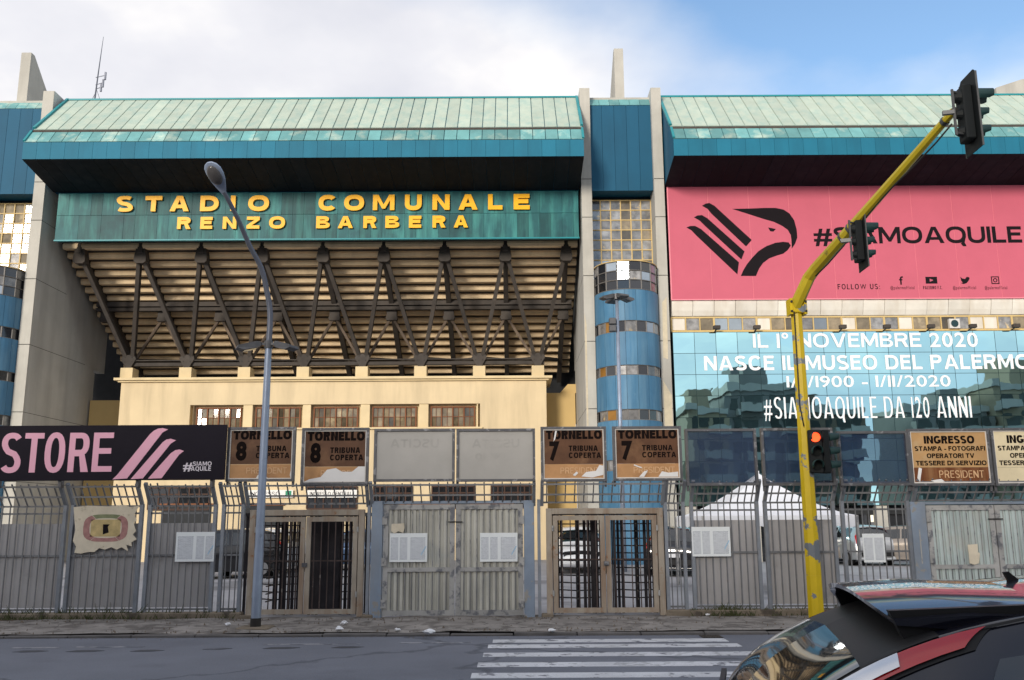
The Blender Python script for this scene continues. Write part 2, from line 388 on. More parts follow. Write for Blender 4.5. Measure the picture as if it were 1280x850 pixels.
mat('frame_grey', (0.16, 0.15, 0.14), 0.5, var=0.1)
mat('eave_white', (0.72, 0.68, 0.60), 0.6, var=0.10, scale=1.0, streak=(0.45, 0.36, 0.24), samt=0.35, sscale=1.4, pv=0.08)
mat('banner_pink', (0.54, 0.115, 0.165), 0.55, var=0.05, scale=0.8, bump=0.9, bscale=0.9)
mat('banner_hem', (0.78, 0.25, 0.30), 0.55, var=0.05)
mat('print_black', (0.012, 0.009, 0.011), 0.7, var=0.0, spec=0.08)
mat('print_white', (0.82, 0.80, 0.80), 0.5, var=0.03)
mat('grid_dark', (0.02, 0.05, 0.055), 0.5, var=0)
mat('void_dark', (0.03, 0.032, 0.035), 0.8, var=0.2)
mat('white_paint', (0.78, 0.77, 0.74), 0.6, var=0.05)
mat('ac_white', (0.62, 0.60, 0.56), 0.5, var=0.05)
mat('bolt_dark', (0.03, 0.028, 0.026), 0.6, var=0)
# mirror-coated curtain-wall glass: faint ripple so that each pane bends what it reflects
g = mat('mirror_glass', (0.46, 0.80, 0.88), 0.012, 1.0, var=0.0, pv=0.06)
_n = g.node_tree; _b = _n.nodes['Principled BSDF']; _bp = _n.nodes.new('ShaderNodeBump'); _bp.inputs['Strength'].default_value = 0.05; _bp.inputs['Distance'].default_value = 0.05
_no = _n.nodes.new('ShaderNodeTexNoise'); _no.inputs['Scale'].default_value = 0.9; _ge = _n.nodes.new('ShaderNodeNewGeometry')
_n.links.new(_ge.outputs['Position'], _no.inputs['Vector']); _n.links.new(_no.outputs['Fac'], _bp.inputs['Height']); _n.links.new(_bp.outputs[0], _b.inputs['Normal'])

# ------------------------------------------------------------------ ground, road, pavement
mat('asphalt', (0.150, 0.160, 0.190), 0.82, var=0.16, scale=0.5, bump=0.5, bscale=60, crack=0.55, cscale=0.22, patch=(0.122, 0.129, 0.155), pth=0.54, pscale=0.35, psoft=0.12)
mat('pavement_asphalt', (0.265, 0.245, 0.228), 0.9, var=0.30, scale=1.6, bump=0.9, bscale=14, crack=0.8, cscale=0.9, patch=(0.145, 0.132, 0.122), pth=0.50, pscale=2.6, psoft=0.10)
mat('lot_paving', (0.36, 0.36, 0.38), 0.85, var=0.12, scale=0.4, bump=0.3, bscale=30, patch=(0.18, 0.18, 0.19), pth=0.55, pscale=0.3, psoft=0.12)
mat('soil', (0.12, 0.11, 0.10), 0.95, var=0.2, scale=0.3)
mat('kerb_stone', (0.13, 0.122, 0.118), 0.85, var=0.25, scale=3, bump=0.5, bscale=20, pv=0.2)
mat('plinth', (0.20, 0.165, 0.125), 0.9, var=0.3, scale=4, bump=0.8, bscale=12, patch=(0.09, 0.075, 0.06), pth=0.55, pscale=2.5)
mat('road_paint', (0.54, 0.55, 0.58), 0.7, var=0.2, scale=1.2, crack=0.5, cscale=0.5, patch=(0.15, 0.155, 0.18), pth=0.57, pscale=5, psoft=0.06, bump=0.3, bscale=60)
mat('worn_paint', (0.26, 0.26, 0.28), 0.7, var=0.2, scale=2, patch=(0.112, 0.12, 0.145), pth=0.47, pscale=5, psoft=0.1)
mat('tar', (0.060, 0.062, 0.072), 0.7, var=0.2, scale=3, patch=(0.112, 0.12, 0.145), pth=0.58, pscale=3, psoft=0.1)
def sheet(name, x0, x1, y0, y1, z, m, t=0.3, nx=1, ny=1):
    return struct(MB().box(x0, x1, y0, y1, z - t, z).build(name, m))
sheet('ground', -900, 900, -300, 1200, -0.06, 'soil', 0.5)
Y_KERB = 18.05
sheet('road', -160, 160, -14, Y_KERB, 0.0, 'asphalt', 0.05)
sheet('car_park', -120, 120, 21.3, 62, 0.02, 'lot_paving', 0.07)
# uneven pavement strip between the kerb and the fence
def pavement():
    b = MB(); nx, ny = 220, 14; x0, x1, y0, y1 = -22.0, 22.0, Y_KERB + 0.17, 21.29
    from mathutils import noise as mn
    vs = []
    for j in range(ny + 1):
        for i in range(nx + 1):
            x = x0 + (x1 - x0) * i / nx; y = y0 + (y1 - y0) * j / ny
            h = 0.062 + 0.030 * mn.noise((x * 0.8, y * 1.5, 0)) + 0.014 * mn.noise((x * 3.1, y * 3.3, 4))
            vs.append((x, y, h))
    fs = [(j*(nx+1)+i, j*(nx+1)+i+1, (j+1)*(nx+1)+i+1, (j+1)*(nx+1)+i) for j in range(ny) for i in range(nx)]
    b.quadset(vs, fs)
    o = b.build('pavement', 'pavement_asphalt', None, True); struct(o)
    for x in (-71.0, 71.0):
        struct(MB().box(x - 49, x + 49, y0, y1, -0.05, 0.07).build('pavement', 'pavement_asphalt'))
pavement()
kerb = empty('kerb', (0, Y_KERB, 0)); kerb['kind'] = 'structure'
ks = MB().box(-0.59, 0.59, 0, 0.17, -0.06, 0.055).mesh('kerbstone', 'kerb_stone', bevel=0.012)
for i in range(30):
    place('kerbstone', ks, kerb, (-17.4 + i * 1.2, Y_KERB, random.uniform(-0.02, 0.006)), (random.uniform(-.03, .03), random.uniform(-.008, .008), random.uniform(-.01, .01)))

# painted markings: the zebra crossing and a worn edge line
zebra = empty('zebra_crossing', (2, 15, 0)); tag(zebra, 'white zebra crossing stripes painted across the asphalt road', 'crossing')
for k, (yc, xl, xr) in enumerate([(801.5, 616, 908), (808, 610, 925), (818.5, 604, 945), (831, 597, 965), (844.5, 589, 985), (860, 580, 1005), (878, 570, 1030), (900, 558, 1055)]):
    Y = 2.1 / math.tan(math.atan((yc - CY) / F_PX) - PITCH)
    MB().box(PX(xl, yc, Y), PX(xr, yc, Y), Y - 0.22, Y + 0.22, -0.02, 0.004).build('stripe', 'road_paint', zebra)
edge = empty('edge_line', (-8, 17, 0)); tag(edge, 'faint worn white dashes along the edge of the road', 'road marking')
for xa, xb, yc in ((15, 75, 806.5), (95, 180, 806), (330, 450, 804), (500, 590, 803)):
    Y = 2.1 / math.tan(math.atan((yc - CY) / F_PX) - PITCH)
    MB().box(PX(xa, yc, Y), PX(xb, yc, Y), Y - 0.07, Y + 0.07, -0.02, 0.004).build('dash', 'worn_paint', edge)
patches = empty('asphalt_repair', (-6, 16.6, 0)); tag(patches, 'dark tar repair patches in a row on the road', 'road patch')
for xa, xb, yc in ((18, 60, 811), (85, 130, 811), (165, 205, 811), (255, 290, 809), (330, 375, 808.5), (415, 455, 808)):
    Y = 2.1 / math.tan(math.atan((yc - CY) / F_PX) - PITCH)
    x0, x1 = PX(xa, yc, Y), PX(xb, yc, Y)
    MB().prism([(x0, Y-.08), (x0+.2, Y-.13), (x1-.15, Y-.11), (x1, Y+.03), (x1-.2, Y+.12), (x0+.1, Y+.1)], 'z', -0.02, 0.0045).build('tar_patch', 'tar', patches)

# ------------------------------------------------------------------ the stadium
stadium = empty('football_stadium', (-10, 48, 0))
tag(stadium, 'concrete football stadium with blue and green metal roof, stair towers and lettered front', 'stadium')
YP = 48.0
PIL = [(-30.2, -29.65), (-26.22, -25.62), (3.86, 4.42), (7.86, 8.40)]       # left and right faces of the pillars
TOP = 26.0
# pillars: a deep concrete fin, its thicker front layer ends in a curve
def pillar(xa, xb, inner):
    prof = [(YP, 0), (YP, TOP), (55.5, TOP - 0.35), (57.2, 22), (57.2, 11.4), (55.7, 11.4), (55.7, 0)]
    thin = MB().prism(prof, 'x', xa + 0.06, xb - 0.06)
    o = thin.build('pillar', 'concrete_side', stadium)
    f = [(YP - 0.02, 0), (YP - 0.02, TOP + 0.01), (49.5, TOP), (49.5, 19)]
    cv = [(49.7, 18.2), (50.2, 17.2), (51.0, 15.9), (51.7, 14.7), (52.3, 13.6), (53.0, 12.6), (53.8, 11.9), (54.8, 11.4), (55.75, 11.2)]
    f += cv + [(55.75, 0)]
    MB().prism(f, 'x', xa, xb).build('front_layer', 'concrete_side', o)
    zz = [0.0, 4.3, 7.9, 11.5, 15.1, 18.4, 20.6, TOP + 0.012]
    for a, b in zip(zz, zz[1:]):
        MB().box(xa - 0.004, xb + 0.004, YP - 0.07, YP - 0.022, a + 0.02, b - 0.02).build('facing_slab', 'concrete', o)
    for z in zz[1:-1]:
        MB().box(xa - 0.003, xb + 0.003, YP - 0.05, min(55.7, {4.3: 55.7, 7.9: 55.7, 11.5: 54.4, 15.1: 51.4, 18.4: 49.6, 20.6: 49.4}[z]), z - 0.012, z + 0.012).build('joint', 'joint', o)
    return o
pils = [pillar(a, b, 1) for a, b in PIL]
# weathered repair patch on the pillar beside the banner
MB().prism([(8.0, 10.6), (8.25, 10.5), (8.3, 13.9), (8.05, 13.6)], 'y', YP - 0.078, YP - 0.0705).build('repair_patch', 'concrete_patch', pils[3])
MB().prism([(7.95, 4.2), (8.35, 4.2), (8.37, 8.6), (7.93, 9.4)], 'y', YP - 0.078, YP - 0.0705).build('repair_patch', 'concrete_patch', pils[3])
MB().prism([(3.88, 7.0), (3.97, 7.0), (3.98, 12.4), (3.88, 13.0)], 'y', YP - 0.078, YP - 0.0705).build('repair_patch', 'concrete_patch', pils[2])

# canopies
def canopy(xl, xr, n_roof, vis):
    zl, zlt = 20.72, 21.62
    prof = [(45.03, zl + 0.02), (45.03, zlt), (45.62, 22.44), (45.75, 22.44), (45.80, 22.66), (49.0, 25.88), (52.0, 25.8), (57, 24), (57, 20.3), (48.5, 20.2)]
    o = MB().prism(prof, 'x', xl + 0.03, xr - 0.03).build('canopy', 'panel_blue', stadium)
    w = (xr - xl) / n_roof
    th = 0.05
    d = Vector((0, 48.98 - 45.82, 25.87 - 22.68)); n = Vector((0, -d.z, d.y)).normalized()
    a = Vector((0, 45.84, 22.70)); b = a + d
    pm = MB().quadset([(-w/2+.012, *(a)[1:]), (w/2-.012, *(a)[1:]), (w/2-.012, *(b)[1:]), (-w/2+.012, *(b)[1:])] +
                      [(q, *(v + n * th)[1:]) for q, v in ((-w/2+.03, a), (w/2-.03, a), (w/2-.03, b), (-w/2+.03, b))],
                      [(0,3,2,1),(4,5,6,7),(0,1,5,4),(1,2,6,5),(2,3,7,6),(3,0,4,7)]).mesh('roof_panel', 'patina')
    a2 = Vector((0, 45.02, 21.66)); b2 = Vector((0, 45.60, 22.44)); d2 = b2 - a2; n2 = Vector((0, -d2.z, d2.y)).normalized()
    sm = MB().quadset([(-w/2+.012, *(a2)[1:]), (w/2-.012, *(a2)[1:]), (w/2-.012, *(b2)[1:]), (-w/2+.012, *(b2)[1:])] +
                      [(q, *(v + n2 * 0.04)[1:]) for q, v in ((-w/2+.02, a2), (w/2-.02, a2), (w/2-.02, b2), (-w/2+.02, b2))],
                      [(0,3,2,1),(4,5,6,7),(0,1,5,4),(1,2,6,5),(2,3,7,6),(3,0,4,7)]).mesh('strip_panel', 'patina_strip')
    for i in range(n_roof):
        x = xl + (i + 0.5) * w
        place('roof_panel', pm, o, (x, 0, 0)); place('strip_panel', sm, o, (x, 0, 0))
    nf = int((xr - xl) / 0.73); wf = (xr - xl) / nf
    fm = MB().box(-wf/2 + .006, wf/2 - .006, 44.99, 45.028, zl, zlt + .02).mesh('fascia_panel', 'fascia_blue')
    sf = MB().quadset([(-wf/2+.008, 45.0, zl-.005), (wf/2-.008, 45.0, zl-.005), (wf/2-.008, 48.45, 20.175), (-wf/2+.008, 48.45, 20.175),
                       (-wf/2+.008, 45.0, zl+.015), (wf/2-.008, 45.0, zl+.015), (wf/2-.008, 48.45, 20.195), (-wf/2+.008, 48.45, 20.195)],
                      [(0,3,2,1),(4,5,6,7),(0,1,5,4),(1,2,6,5),(2,3,7,6),(3,0,4,7)]).mesh('soffit_board', 'soffit_unlit')
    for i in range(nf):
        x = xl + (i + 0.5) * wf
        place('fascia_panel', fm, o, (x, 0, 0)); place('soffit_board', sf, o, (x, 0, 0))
    MB().box(xl, xr, 45.60, 45.78, 22.46, 22.60).build('gutter', 'steel_dark', o)
    MB().box(xl - .02, xr + .02, 48.9, 49.15, 25.90, 26.0).build('ridge_cap', 'teal_edge', o)
    for x in (xl + .03, xr - .03):
        MB().bar((x, 45.80, 22.80), (x, 48.98, 26.0), 0.14, 0.12).build('edge_trim', 'teal_edge', o)
        MB().bar((x, 44.98, 21.72), (x, 45.62, 22.56), 0.12, 0.10).build('edge_trim', 'teal_edge', o)
    return o
can_l = canopy(-25.40, 3.80, 44, True)
can_r = canopy(8.46, 33.2, 37, True)
# roof blades standing behind the ridge, and rooftop bulkheads
for (xa, xb, zt) in ((-29.75, -29.15, 30.3), (6.30, 6.85, 30.35)):
    MB().prism([(51.5, 24), (51.5, zt), (51.9, zt), (57.5, 25.6), (57.5, 24)], 'x', xa, xb).build('roof_blade', 'concrete', stadium)
MB().prism([(49.5, 24), (49.5, 26.2), (60, 25.9), (60, 24)], 'x', -25.5, -20.0).build('roof_bulkhead', 'concrete', stadium)
MB().box(-31, 33, 61.2, 66, 9, 24.2).build('rear_mass', 'void_dark', stadium)
_p = P(1280, 104, 56)
MB().prism([(31.6, 24), (31.6, _p.z - 0.5), (33.4, _p.z + 0.1), (36.5, _p.z + 0.2), (36.5, 24)], 'y', 55.6, 56.6).build('roof_bulkhead', 'concrete', stadium)

# the lettered teal board
board = MB().box(-25.1, 3.72, 48.52, 48.8, 17.42, 20.14).build('name_board', 'teal_edge', stadium)
for row, (za, zb) in enumerate(((17.44, 18.83), (18.85, 20.10))):
    x = -25.1; k = 0
    while x < 3.7:
        w = random.choice((0.62, 0.62, 0.62, 1.24)); x2 = min(3.71, x + w)
        MB().box(x + .006, x2 - .006, 48.47 + random.uniform(0, .006), 48.518, za, zb).build('sheet', 'sign_teal', board)
        x = x2
MB().box(-25.12, 3.74, 48.42, 48.515, 17.36, 17.435).build('bottom_trim', 'teal_edge', board)
L1 = [('S',145,166),('T',181,202),('A',212,236),('D',250,273),('I',288,294),('O',310,336),('C',398,421),('O',430,455),('M',466,493),('U',506,527),('N',540.5,562),('A',573,597),('L',610,628),('E',642,662)]
L2 = [('R',221,238),('E',250,265),('N',278,295),('Z',308,324),('O',336,356),('B',395,412),('A',422,441),('R',454,470.5),('B',481.5,499),('E',511,526.5),('R',540.5,557),('A',567,585)]
for arr, (t0, b0), (t1, b1) in ((L1, (246.0, 265.5), (241.0, 260.0)), (L2, (272.0, 287.0), (268.0, 283.0))):
    xa, xb = arr[0][1], arr[-1][2]
    zt = (PZ(xa, t0, 48.3) + PZ(xb, t1, 48.3)) / 2; zb = (PZ(xa, b0, 48.3) + PZ(xb, b1, 48.3)) / 2
    for ch, a, b in arr:
        yc = t0 + (t1 - t0) * (a - xa) / (xb - xa) + 10
        text(ch, PX(a, yc, 48.3), PX(b, yc, 48.3), zb, zt, 48.42, 'letter_yellow', board, 'letter', stem=0.29, depth=0.09)

# underside of the grandstand: stepped terrace beams on raking steel
soff = lambda Y: 17.45 - 0.568 * (Y - 50.2)
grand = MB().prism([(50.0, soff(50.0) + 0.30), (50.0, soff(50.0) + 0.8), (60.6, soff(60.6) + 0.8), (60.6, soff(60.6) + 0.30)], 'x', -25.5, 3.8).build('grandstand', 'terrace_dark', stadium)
XU = [-24.5 + 3.45 * k for k in range(9)]
XB = [x + 1.86 for x in XU[:8]]
segs = [(-25.45, XU[0] - .1)] + [(XU[k] + .1, XU[k+1] - .1) for k in range(8)] + [(XU[8] + .1, 3.75)]
def beam_mesh(w):
    return MB().prism([(-0.02, 0.0), (0.10, -0.02), (0.42, 0.02), (0.60, 0.06), (0.60, 0.31), (0.0, 0.31), (-0.05, 0.17)], 'x', -w/2, w/2).mesh('terrace_beam', 'terrace', bevel=0.012)
bm_full = beam_mesh(3.25)
for r in range(17):
    Y = 50.15 + 0.62 * r; z = soff(Y) - 0.03
    for (a, b) in segs:
        w = b - a
        place('terrace_beam', bm_full, grand, ((a + b)/2, Y + random.uniform(-.01, .01), z + random.uniform(-.012, .012)), (0, 0, 0), (w / 3.25, 1, 1))
for x in XU:
    MB().prism([(50.1, soff(50.1) - 0.30), (50.1, soff(50.1) + .02), (60.5, soff(60.5) + .02), (60.5, soff(60.5) - 0.42)], 'x', x - .14, x + .14).build('raker_beam', 'steel_dark', grand)
# upper brackets, struts, cross beams
ZB, YB = 11.55, 53.75
ZU, YU = 17.0, 50.45
ZM, YM = 14.15, 54.3
for k, x in enumerate(XU):
    MB().prism([(x-.20, 17.75), (x+.20, 17.75), (x+.34, ZU-.05), (x+.34, ZU-.28), (x+.22, ZU-.40), (x-.22, ZU-.40), (x-.34, ZU-.28), (x-.34, ZU-.05)], 'y', YU - .28, YU + .28).build('upper_bracket', 'steel_dark', stadium)
    MB().prism([(x-.30, ZM+.55), (x+.30, ZM+.55), (x+.30, ZM+.22), (x+.36, ZM+.10), (x+.30, ZM-.08), (x-.30, ZM-.08), (x-.36, ZM+.10), (x-.30, ZM+.22)], 'y', YM - .22, YM + .22).build('middle_bracket', 'steel_dark', stadium)
def strut(a, b, w, h): return MB().bar(a, b, w, h, (0, 1, 0.2))
for k, xb in enumerate(XB):
    t = MB().prism([(xb-.34, ZB+.36), (xb+.34, ZB+.36), (xb+.44, ZB+.1), (xb+.26, ZB-.2), (xb+.16, ZB-.42), (xb-.16, ZB-.42), (xb-.26, ZB-.2), (xb-.44, ZB+.1)], 'y', YB - .3, YB + .3).build('truss', 'steel_dark', stadium)
    for dx, xt in ((-.2, XU[k] + .12), (.2, XU[k+1] - .12)):
        strut((xb + dx, YB - .12, ZB + .25), (xt, YU, ZU - .15), .22, .30).build('strut', 'steel_dark', t)
    for dx, xt in ((-.3, XU[k] + .15), (.3, XU[k+1] - .15)):
        strut((xb + dx, YB + .12, ZB + .2), (xt, YM, ZM - .05), .15, .2).build('strut', 'steel_brown', t)
        strut((xb + dx, YB + .12, ZB + .1), (xt, 58.6, soff(58.6) - .3), .16, .18).build('strut', 'steel_dark', t)
    # the concrete stub it stands on
    MB().box(xb - .36, xb + .36, 53.3, 54.2, 10.42, 11.12).build('concrete_stub', 'plaster_trim', stadium)
    for sx in (-1, 1):
        for zz in (ZB + .22, ZB - .05):
            MB().cyl((xb + sx*.2, YB - .30, zz), (0, -1, 0), .035, .03, 6).build('bolt', 'bolt_dark', t)
for (ya, yb, za, zb) in ((53.85, 54.0, 14.95, 15.22), (53.80, 54.0, 14.66, 14.86)):
    MB().box(-25.0, 3.6, ya, yb, za, zb).build('cross_beam', 'steel_dark', stadium)
MB().box(-25.0, 3.6, 54.05, 54.5, 14.74, 15.16).build('cross_beam', 'steel_dark', stadium)
MB().box(XB[0] - .2, XB[-1] + .4, 53.6, 53.9, 11.26, 11.46).build('base_beam', 'steel_dark', stadium)
MB().box(XB[0] - .2, XB[-1] + .4, 53.5, 53.56, 11.55, 11.61).build('cable_rail', 'steel_dark', stadium)
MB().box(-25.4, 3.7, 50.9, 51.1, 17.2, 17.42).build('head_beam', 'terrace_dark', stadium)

# plastered block with the row of wooden windows
XW0, XW1 = PX(150, 500, 53.0), PX(683, 500, 53.0)
wall = MB().box(XW0, XW1, 53.0, 56.5, 8.86, 10.30).build('plaster_block', 'plaster', stadium)
WX = [(245, 302), (319, 376), (391.5, 448), (465, 521), (538, 594)]
wz0, wz1 = 7.62, 8.70
xa0 = PX(237, 520, 53.0); xb0 = PX(600, 520, 53.0)
MB().box(XW0, xa0, 53.0, 56.5, 7.4, 8.86).build('wall_panel', 'plaster', wall)
MB().box(xb0, XW1, 53.0, 56.5, 7.4, 8.86).build('wall_panel', 'plaster', wall)
MB().box(XW0, XW1, 53.0, 56.5, 0.0, 7.4).build('wall_panel', 'plaster', wall)
MB().box(xa0, xb0, 53.42, 56.5, 7.4, 8.86).build('window_recess', 'plaster_trim', wall)
MB().box(xa0 - .1, xb0 + .15, 52.86, 53.3, 7.40, 7.50).build('sill', 'plaster_trim', wall)
MB().box(XW0 - .35, XW1 + .35, 52.72, 56.7, 10.30, 10.44).build('cornice', 'plaster_trim', wall)
MB().box(XW0 - .15, XW1 + .15, 52.86, 56.6, 10.20, 10.298).build('cornice', 'plaster_trim', wall)
prev = xa0
for a, b in WX:
    x0, x1 = PX(a, 519, 53.3), PX(b, 519, 53.3)
    MB().box(prev + .16, x0 - .10, 53.06, 53.41, 7.5, 8.855).build('pilaster', 'plaster_trim', wall); prev = x1
MB().box(prev + .10, xb0 - .12, 53.06, 53.41, 7.5, 8.855).build('pilaster', 'plaster_trim', wall)
def front_windows():
    for a, b in WX:
        x0, x1 = PX(a, 519, 53.3), PX(b, 519, 53.3)
        w = MB(); 
        win = MB().box(x0, x1, 53.28, 53.40, 7.5, 7.58).box(x0, x1, 53.28, 53.40, 8.66, 8.74).build('window', 'window_wood', stadium)
        for i in range(5):
            x = x0 + (x1 - x0) * i / 4; xx = min(max(x, x0 + .05), x1 - .05)
            MB().box(xx - .035, xx + .035, 53.265, 53.40, 7.502, 8.738).build('frame_post', 'window_wood', win)
        for i in range(4):
            p0 = x0 + (x1 - x0) * i / 4 + .05; p1 = x0 + (x1 - x0) * (i + 1) / 4 - .05
            MB().box((p0+p1)/2 - .012, (p0+p1)/2 + .012, 53.30, 53.38, 7.58, 8.66).build('glazing_bar', 'window_wood', win)
            MB().box(p0, p1, 53.305, 53.375, 8.12, 8.155).build('glazing_bar', 'window_wood', win)
            for q0, q1 in ((p0, (p0+p1)/2), ((p0+p1)/2, p1)):
                for r0, r1 in ((7.58, 8.13), (8.14, 8.66)):
                    o = MB().box(-(q1-q0)/2, (q1-q0)/2, 0, .015, -(r1-r0)/2, (r1-r0)/2).build('pane', 'warm_glass', win)
                    o.matrix_parent_inverse = root_inv(win); setloc(o, ((q0+q1)/2, 53.35, (r0+r1)/2)); o.rotation_euler = (random.uniform(-.03, .03), 0, random.uniform(-.04, .04))
front_windows()
# set-back side walls of the block
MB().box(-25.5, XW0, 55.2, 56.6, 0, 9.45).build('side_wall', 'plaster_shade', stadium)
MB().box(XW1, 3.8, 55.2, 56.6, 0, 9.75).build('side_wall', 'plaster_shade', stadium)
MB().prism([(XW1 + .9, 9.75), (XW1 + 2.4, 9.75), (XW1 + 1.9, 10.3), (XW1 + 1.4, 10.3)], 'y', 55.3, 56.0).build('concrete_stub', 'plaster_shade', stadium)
# ground floor openings seen through the fence
for a, b in ((200, 262), (300, 352), (500, 560), (590, 640)):
    x0, x1 = PX(a, 660, 52.9), PX(b, 660, 52.9)
    o = MB().box(x0, x1, 52.94, 52.997, 0.0, 3.1).build('doorway', 'void_dark', stadium)
    MB().box(x0 - .12, x1 + .12, 52.90, 52.938, 3.1, 3.24).build('lintel', 'window_wood', o)
for a, b in ((186, 262), (384, 446), (467, 515), (540, 593), (614, 664)):
    x0, x1 = PX(a, 612, 52.9), PX(b, 612, 52.9)
    o = MB().box(x0, x1, 52.95, 52.997, 2.9, 4.15).build('ground_window', 'dark_glass', stadium)
    for i in range(7):
        x = x0 + (x1 - x0) * i / 6; MB().box(x - .04, x + .04, 52.90, 52.949, 2.9, 4.15).build('frame_post', 'window_dark', o)
    for z in (2.9, 3.75, 4.12): MB().box(x0, x1, 52.905, 52.945, z - .04, z + .04).build('frame_rail', 'window_dark', o)

# ------------------------------------------------------------------ stair towers
def stair_tower(xa, xb):
    xc = (xa + xb) / 2; rad = (xb - xa) / 2 - 0.02; yc = 48.1
    n = 26
    def arc(r, a0=180, a1=360): return [(xc + r * math.cos(R(a0 + (a1 - a0) * i / n)), yc + r * math.sin(R(a0 + (a1 - a0) * i / n))) for i in range(n + 1)]
    core = MB().prism(arc(rad - .12) , 'z', 0.0, 15.5).build('stair_tower', 'void_dark', stadium)
    # blue bands and window bands
    def band(z0, z1):
        k = 9
        for i in range(k):
            a0, a1 = 180 + 180 * i / k + .25, 180 + 180 * (i + 1) / k - .25
            pts = [(xc + rr * math.cos(R(a)), yc + rr * math.sin(R(a))) for rr, aa in ((rad, [a0 + (a1-a0)*q/3 for q in range(4)]), (rad - .1, [a1 - (a1-a0)*q/3 for q in range(4)])) for a in aa]
            MB().prism(pts, 'z', z0, z1).build('blue_panel', 'stair_blue', core)
    def winband(z0, z1, rows, gms, fm, k=9, top=None):
        rr = rad - .05
        for i in range(k):
            a0, a1 = R(180 + 180 * i / k), R(180 + 180 * (i + 1) / k)
            p, q = Vector((xc + rr*math.cos(a0), yc + rr*math.sin(a0), 0)), Vector((xc + rr*math.cos(a1), yc + rr*math.sin(a1), 0))
            for j in range(rows):
                za, zb = z0 + (z1 - z0) * j / rows, z0 + (z1 - z0) * (j + 1) / rows
                w = (q - p).length
                o = MB().box(-w/2, w/2, 0, .02, za + .02, zb - .02).build('pane', random.choice(gms), core)
                setloc(o, (p + q) / 2); d = q - p; o.rotation_euler = (0, 0, math.atan2(d.y, d.x) + random.uniform(-.03, .03))
            MB().box(p.x - .03, p.x + .03, p.y - .03, p.y + .03, z0, z1).build('mullion', fm, core)
        for j in range(rows + 1):
            z = z0 + (z1 - z0) * j / rows
            MB().tube([(a, b, z) for a, b in arc(rr + .01)], .028, 4).build('glazing_rail', fm, core)
    band(0.0, 4.6); band(5.15, 7.14); winband(4.6, 5.15, 1, ['dark_glass', 'dark_glass', 'mottled_glass'], 'frame_grey')
    for (w0, w1) in ((7.15, 7.68), (9.46, 9.97), (11.72, 12.3)):
        winband(w0, w1, 1, ['dark_glass', 'dark_glass', 'dark_glass', 'mottled_glass', 'sky_glass', 'mottled_glass', 'mottled_glass', 'amber_glass'], 'frame_grey')
    band(7.70, 9.45); band(9.98, 11.71); band(12.31, 13.95)
    winband(13.98, 15.5, 3, ['dark_glass', 'dark_glass', 'sky_glass', 'sky_glass', 'mottled_glass'], 'frame_grey', 8)
    MB().prism(arc(rad + .01), 'z', 15.49, 15.53).build('tower_cap', 'frame_beige', core)
    # flat window grid above the bay
    x0, x1, z0, z1, y = xa + .02, xb - .02, 15.2, 19.85, 49.3
    MB().box(x0, x1, y + .12, y + .4, 0, 20.0).build('stair_wall', 'void_dark', core)
    cols, rows = 6, 8
    for i in range(cols):
        for j in range(rows):
            pw, ph = (x1-x0)/cols, (z1-z0)/rows
            o = MB().box(-pw/2+.03, pw/2-.03, 0, .02, -ph/2+.03, ph/2-.03).build('pane', random.choice(['sky_glass', 'sky_glass', 'mottled_glass'] if j < 2 and xa > 0 else ['mottled_glass', 'mottled_glass', 'warm_glass']), core)
            setloc(o, (x0 + (i+.5)*pw, y + .05, z0 + (j+.5)*ph)); o.rotation_euler = (random.uniform(-.03, .03), 0, random.uniform(-.03, .03))
    for i in range(cols + 1):
        x = x0 + (x1-x0)*i/cols; MB().box(x - .03, x + .03, y, y + .1, z0, z1).build('mullion', 'frame_beige', core)
    for j in range(rows + 1):
        z = z0 + (z1-z0)*j/rows; MB().box(x0, x1, y + .008, y + .095, z - .028, z + .028).build('glazing_rail', 'frame_beige', core)
    # blue sheet box closing the top
    MB().box(xa + .01, xb - .01, 48.34, 52, 20.08, 25.2).build('top_box', 'panel_blue', core)
    k = 5
    for i in range(k):
        a, b = xa + (xb-xa)*i/k, xa + (xb-xa)*(i+1)/k
        MB().box(a + .008, b - .008, 48.30, 48.338, 20.05, 25.1).build('blue_sheet', 'panel_blue', core)
    for i in range(6):
        a, b = xa + (xb-xa)*i/6, xa + (xb-xa)*(i+1)/6
        MB().quadset([(a+.01,48.28,25.12),(b-.01,48.28,25.12),(b-.01,48.75,25.72),(a+.01,48.75,25.72),(a+.01,48.5,25.05),(b-.01,48.5,25.05),(b-.01,48.9,25.6),(a+.01,48.9,25.6)],
                     [(0,1,2,3),(4,7,6,5),(0,4,5,1),(1,5,6,2),(2,6,7,3),(3,7,4,0)]).build('strip_panel', 'patina_strip', core)
    MB().box(xa, xb, 48.7, 52, 25.62, 25.78).build('parapet', 'concrete', core)
    return core
stair_tower(PIL[2][1], PIL[3][0])
stair_tower(PIL[0][1], PIL[1][0])

# ------------------------------------------------------------------ right bay: eave panels, window strip, mirror curtain wall
XR0, XR1 = 8.62, 32.8
MB().box(8.42, 33.2, 49.0, 56, 2.4, 20.3).build('bay_wall', 'void_dark', stadium)
pw = 1.15; ncol = 21
eave = MB().box(XR0, XR1, 48.62, 48.99, 12.95, 13.95).build('eave', 'eave_white', stadium)
em = MB().quadset([], [])
pr = [(-.33, 13.95), (-.27, 13.6), (-.17, 13.25), (-.05, 12.98), (0, 12.98), (0, 13.95)]
em = MB().prism(pr, 'x', -pw/2 + .012, pw/2 - .012).mesh('eave_panel', 'eave_white')
for i in range(ncol): place('eave_panel', em, eave, (XR0 + (i + .5) * pw, 48.60 + random.uniform(-.015, .01), 0), (0, 0, random.uniform(-.012, .012)))
strip = MB().box(XR0, XR1, 48.70, 48.98, 12.14, 12.94).build('window_strip', 'void_dark', stadium)
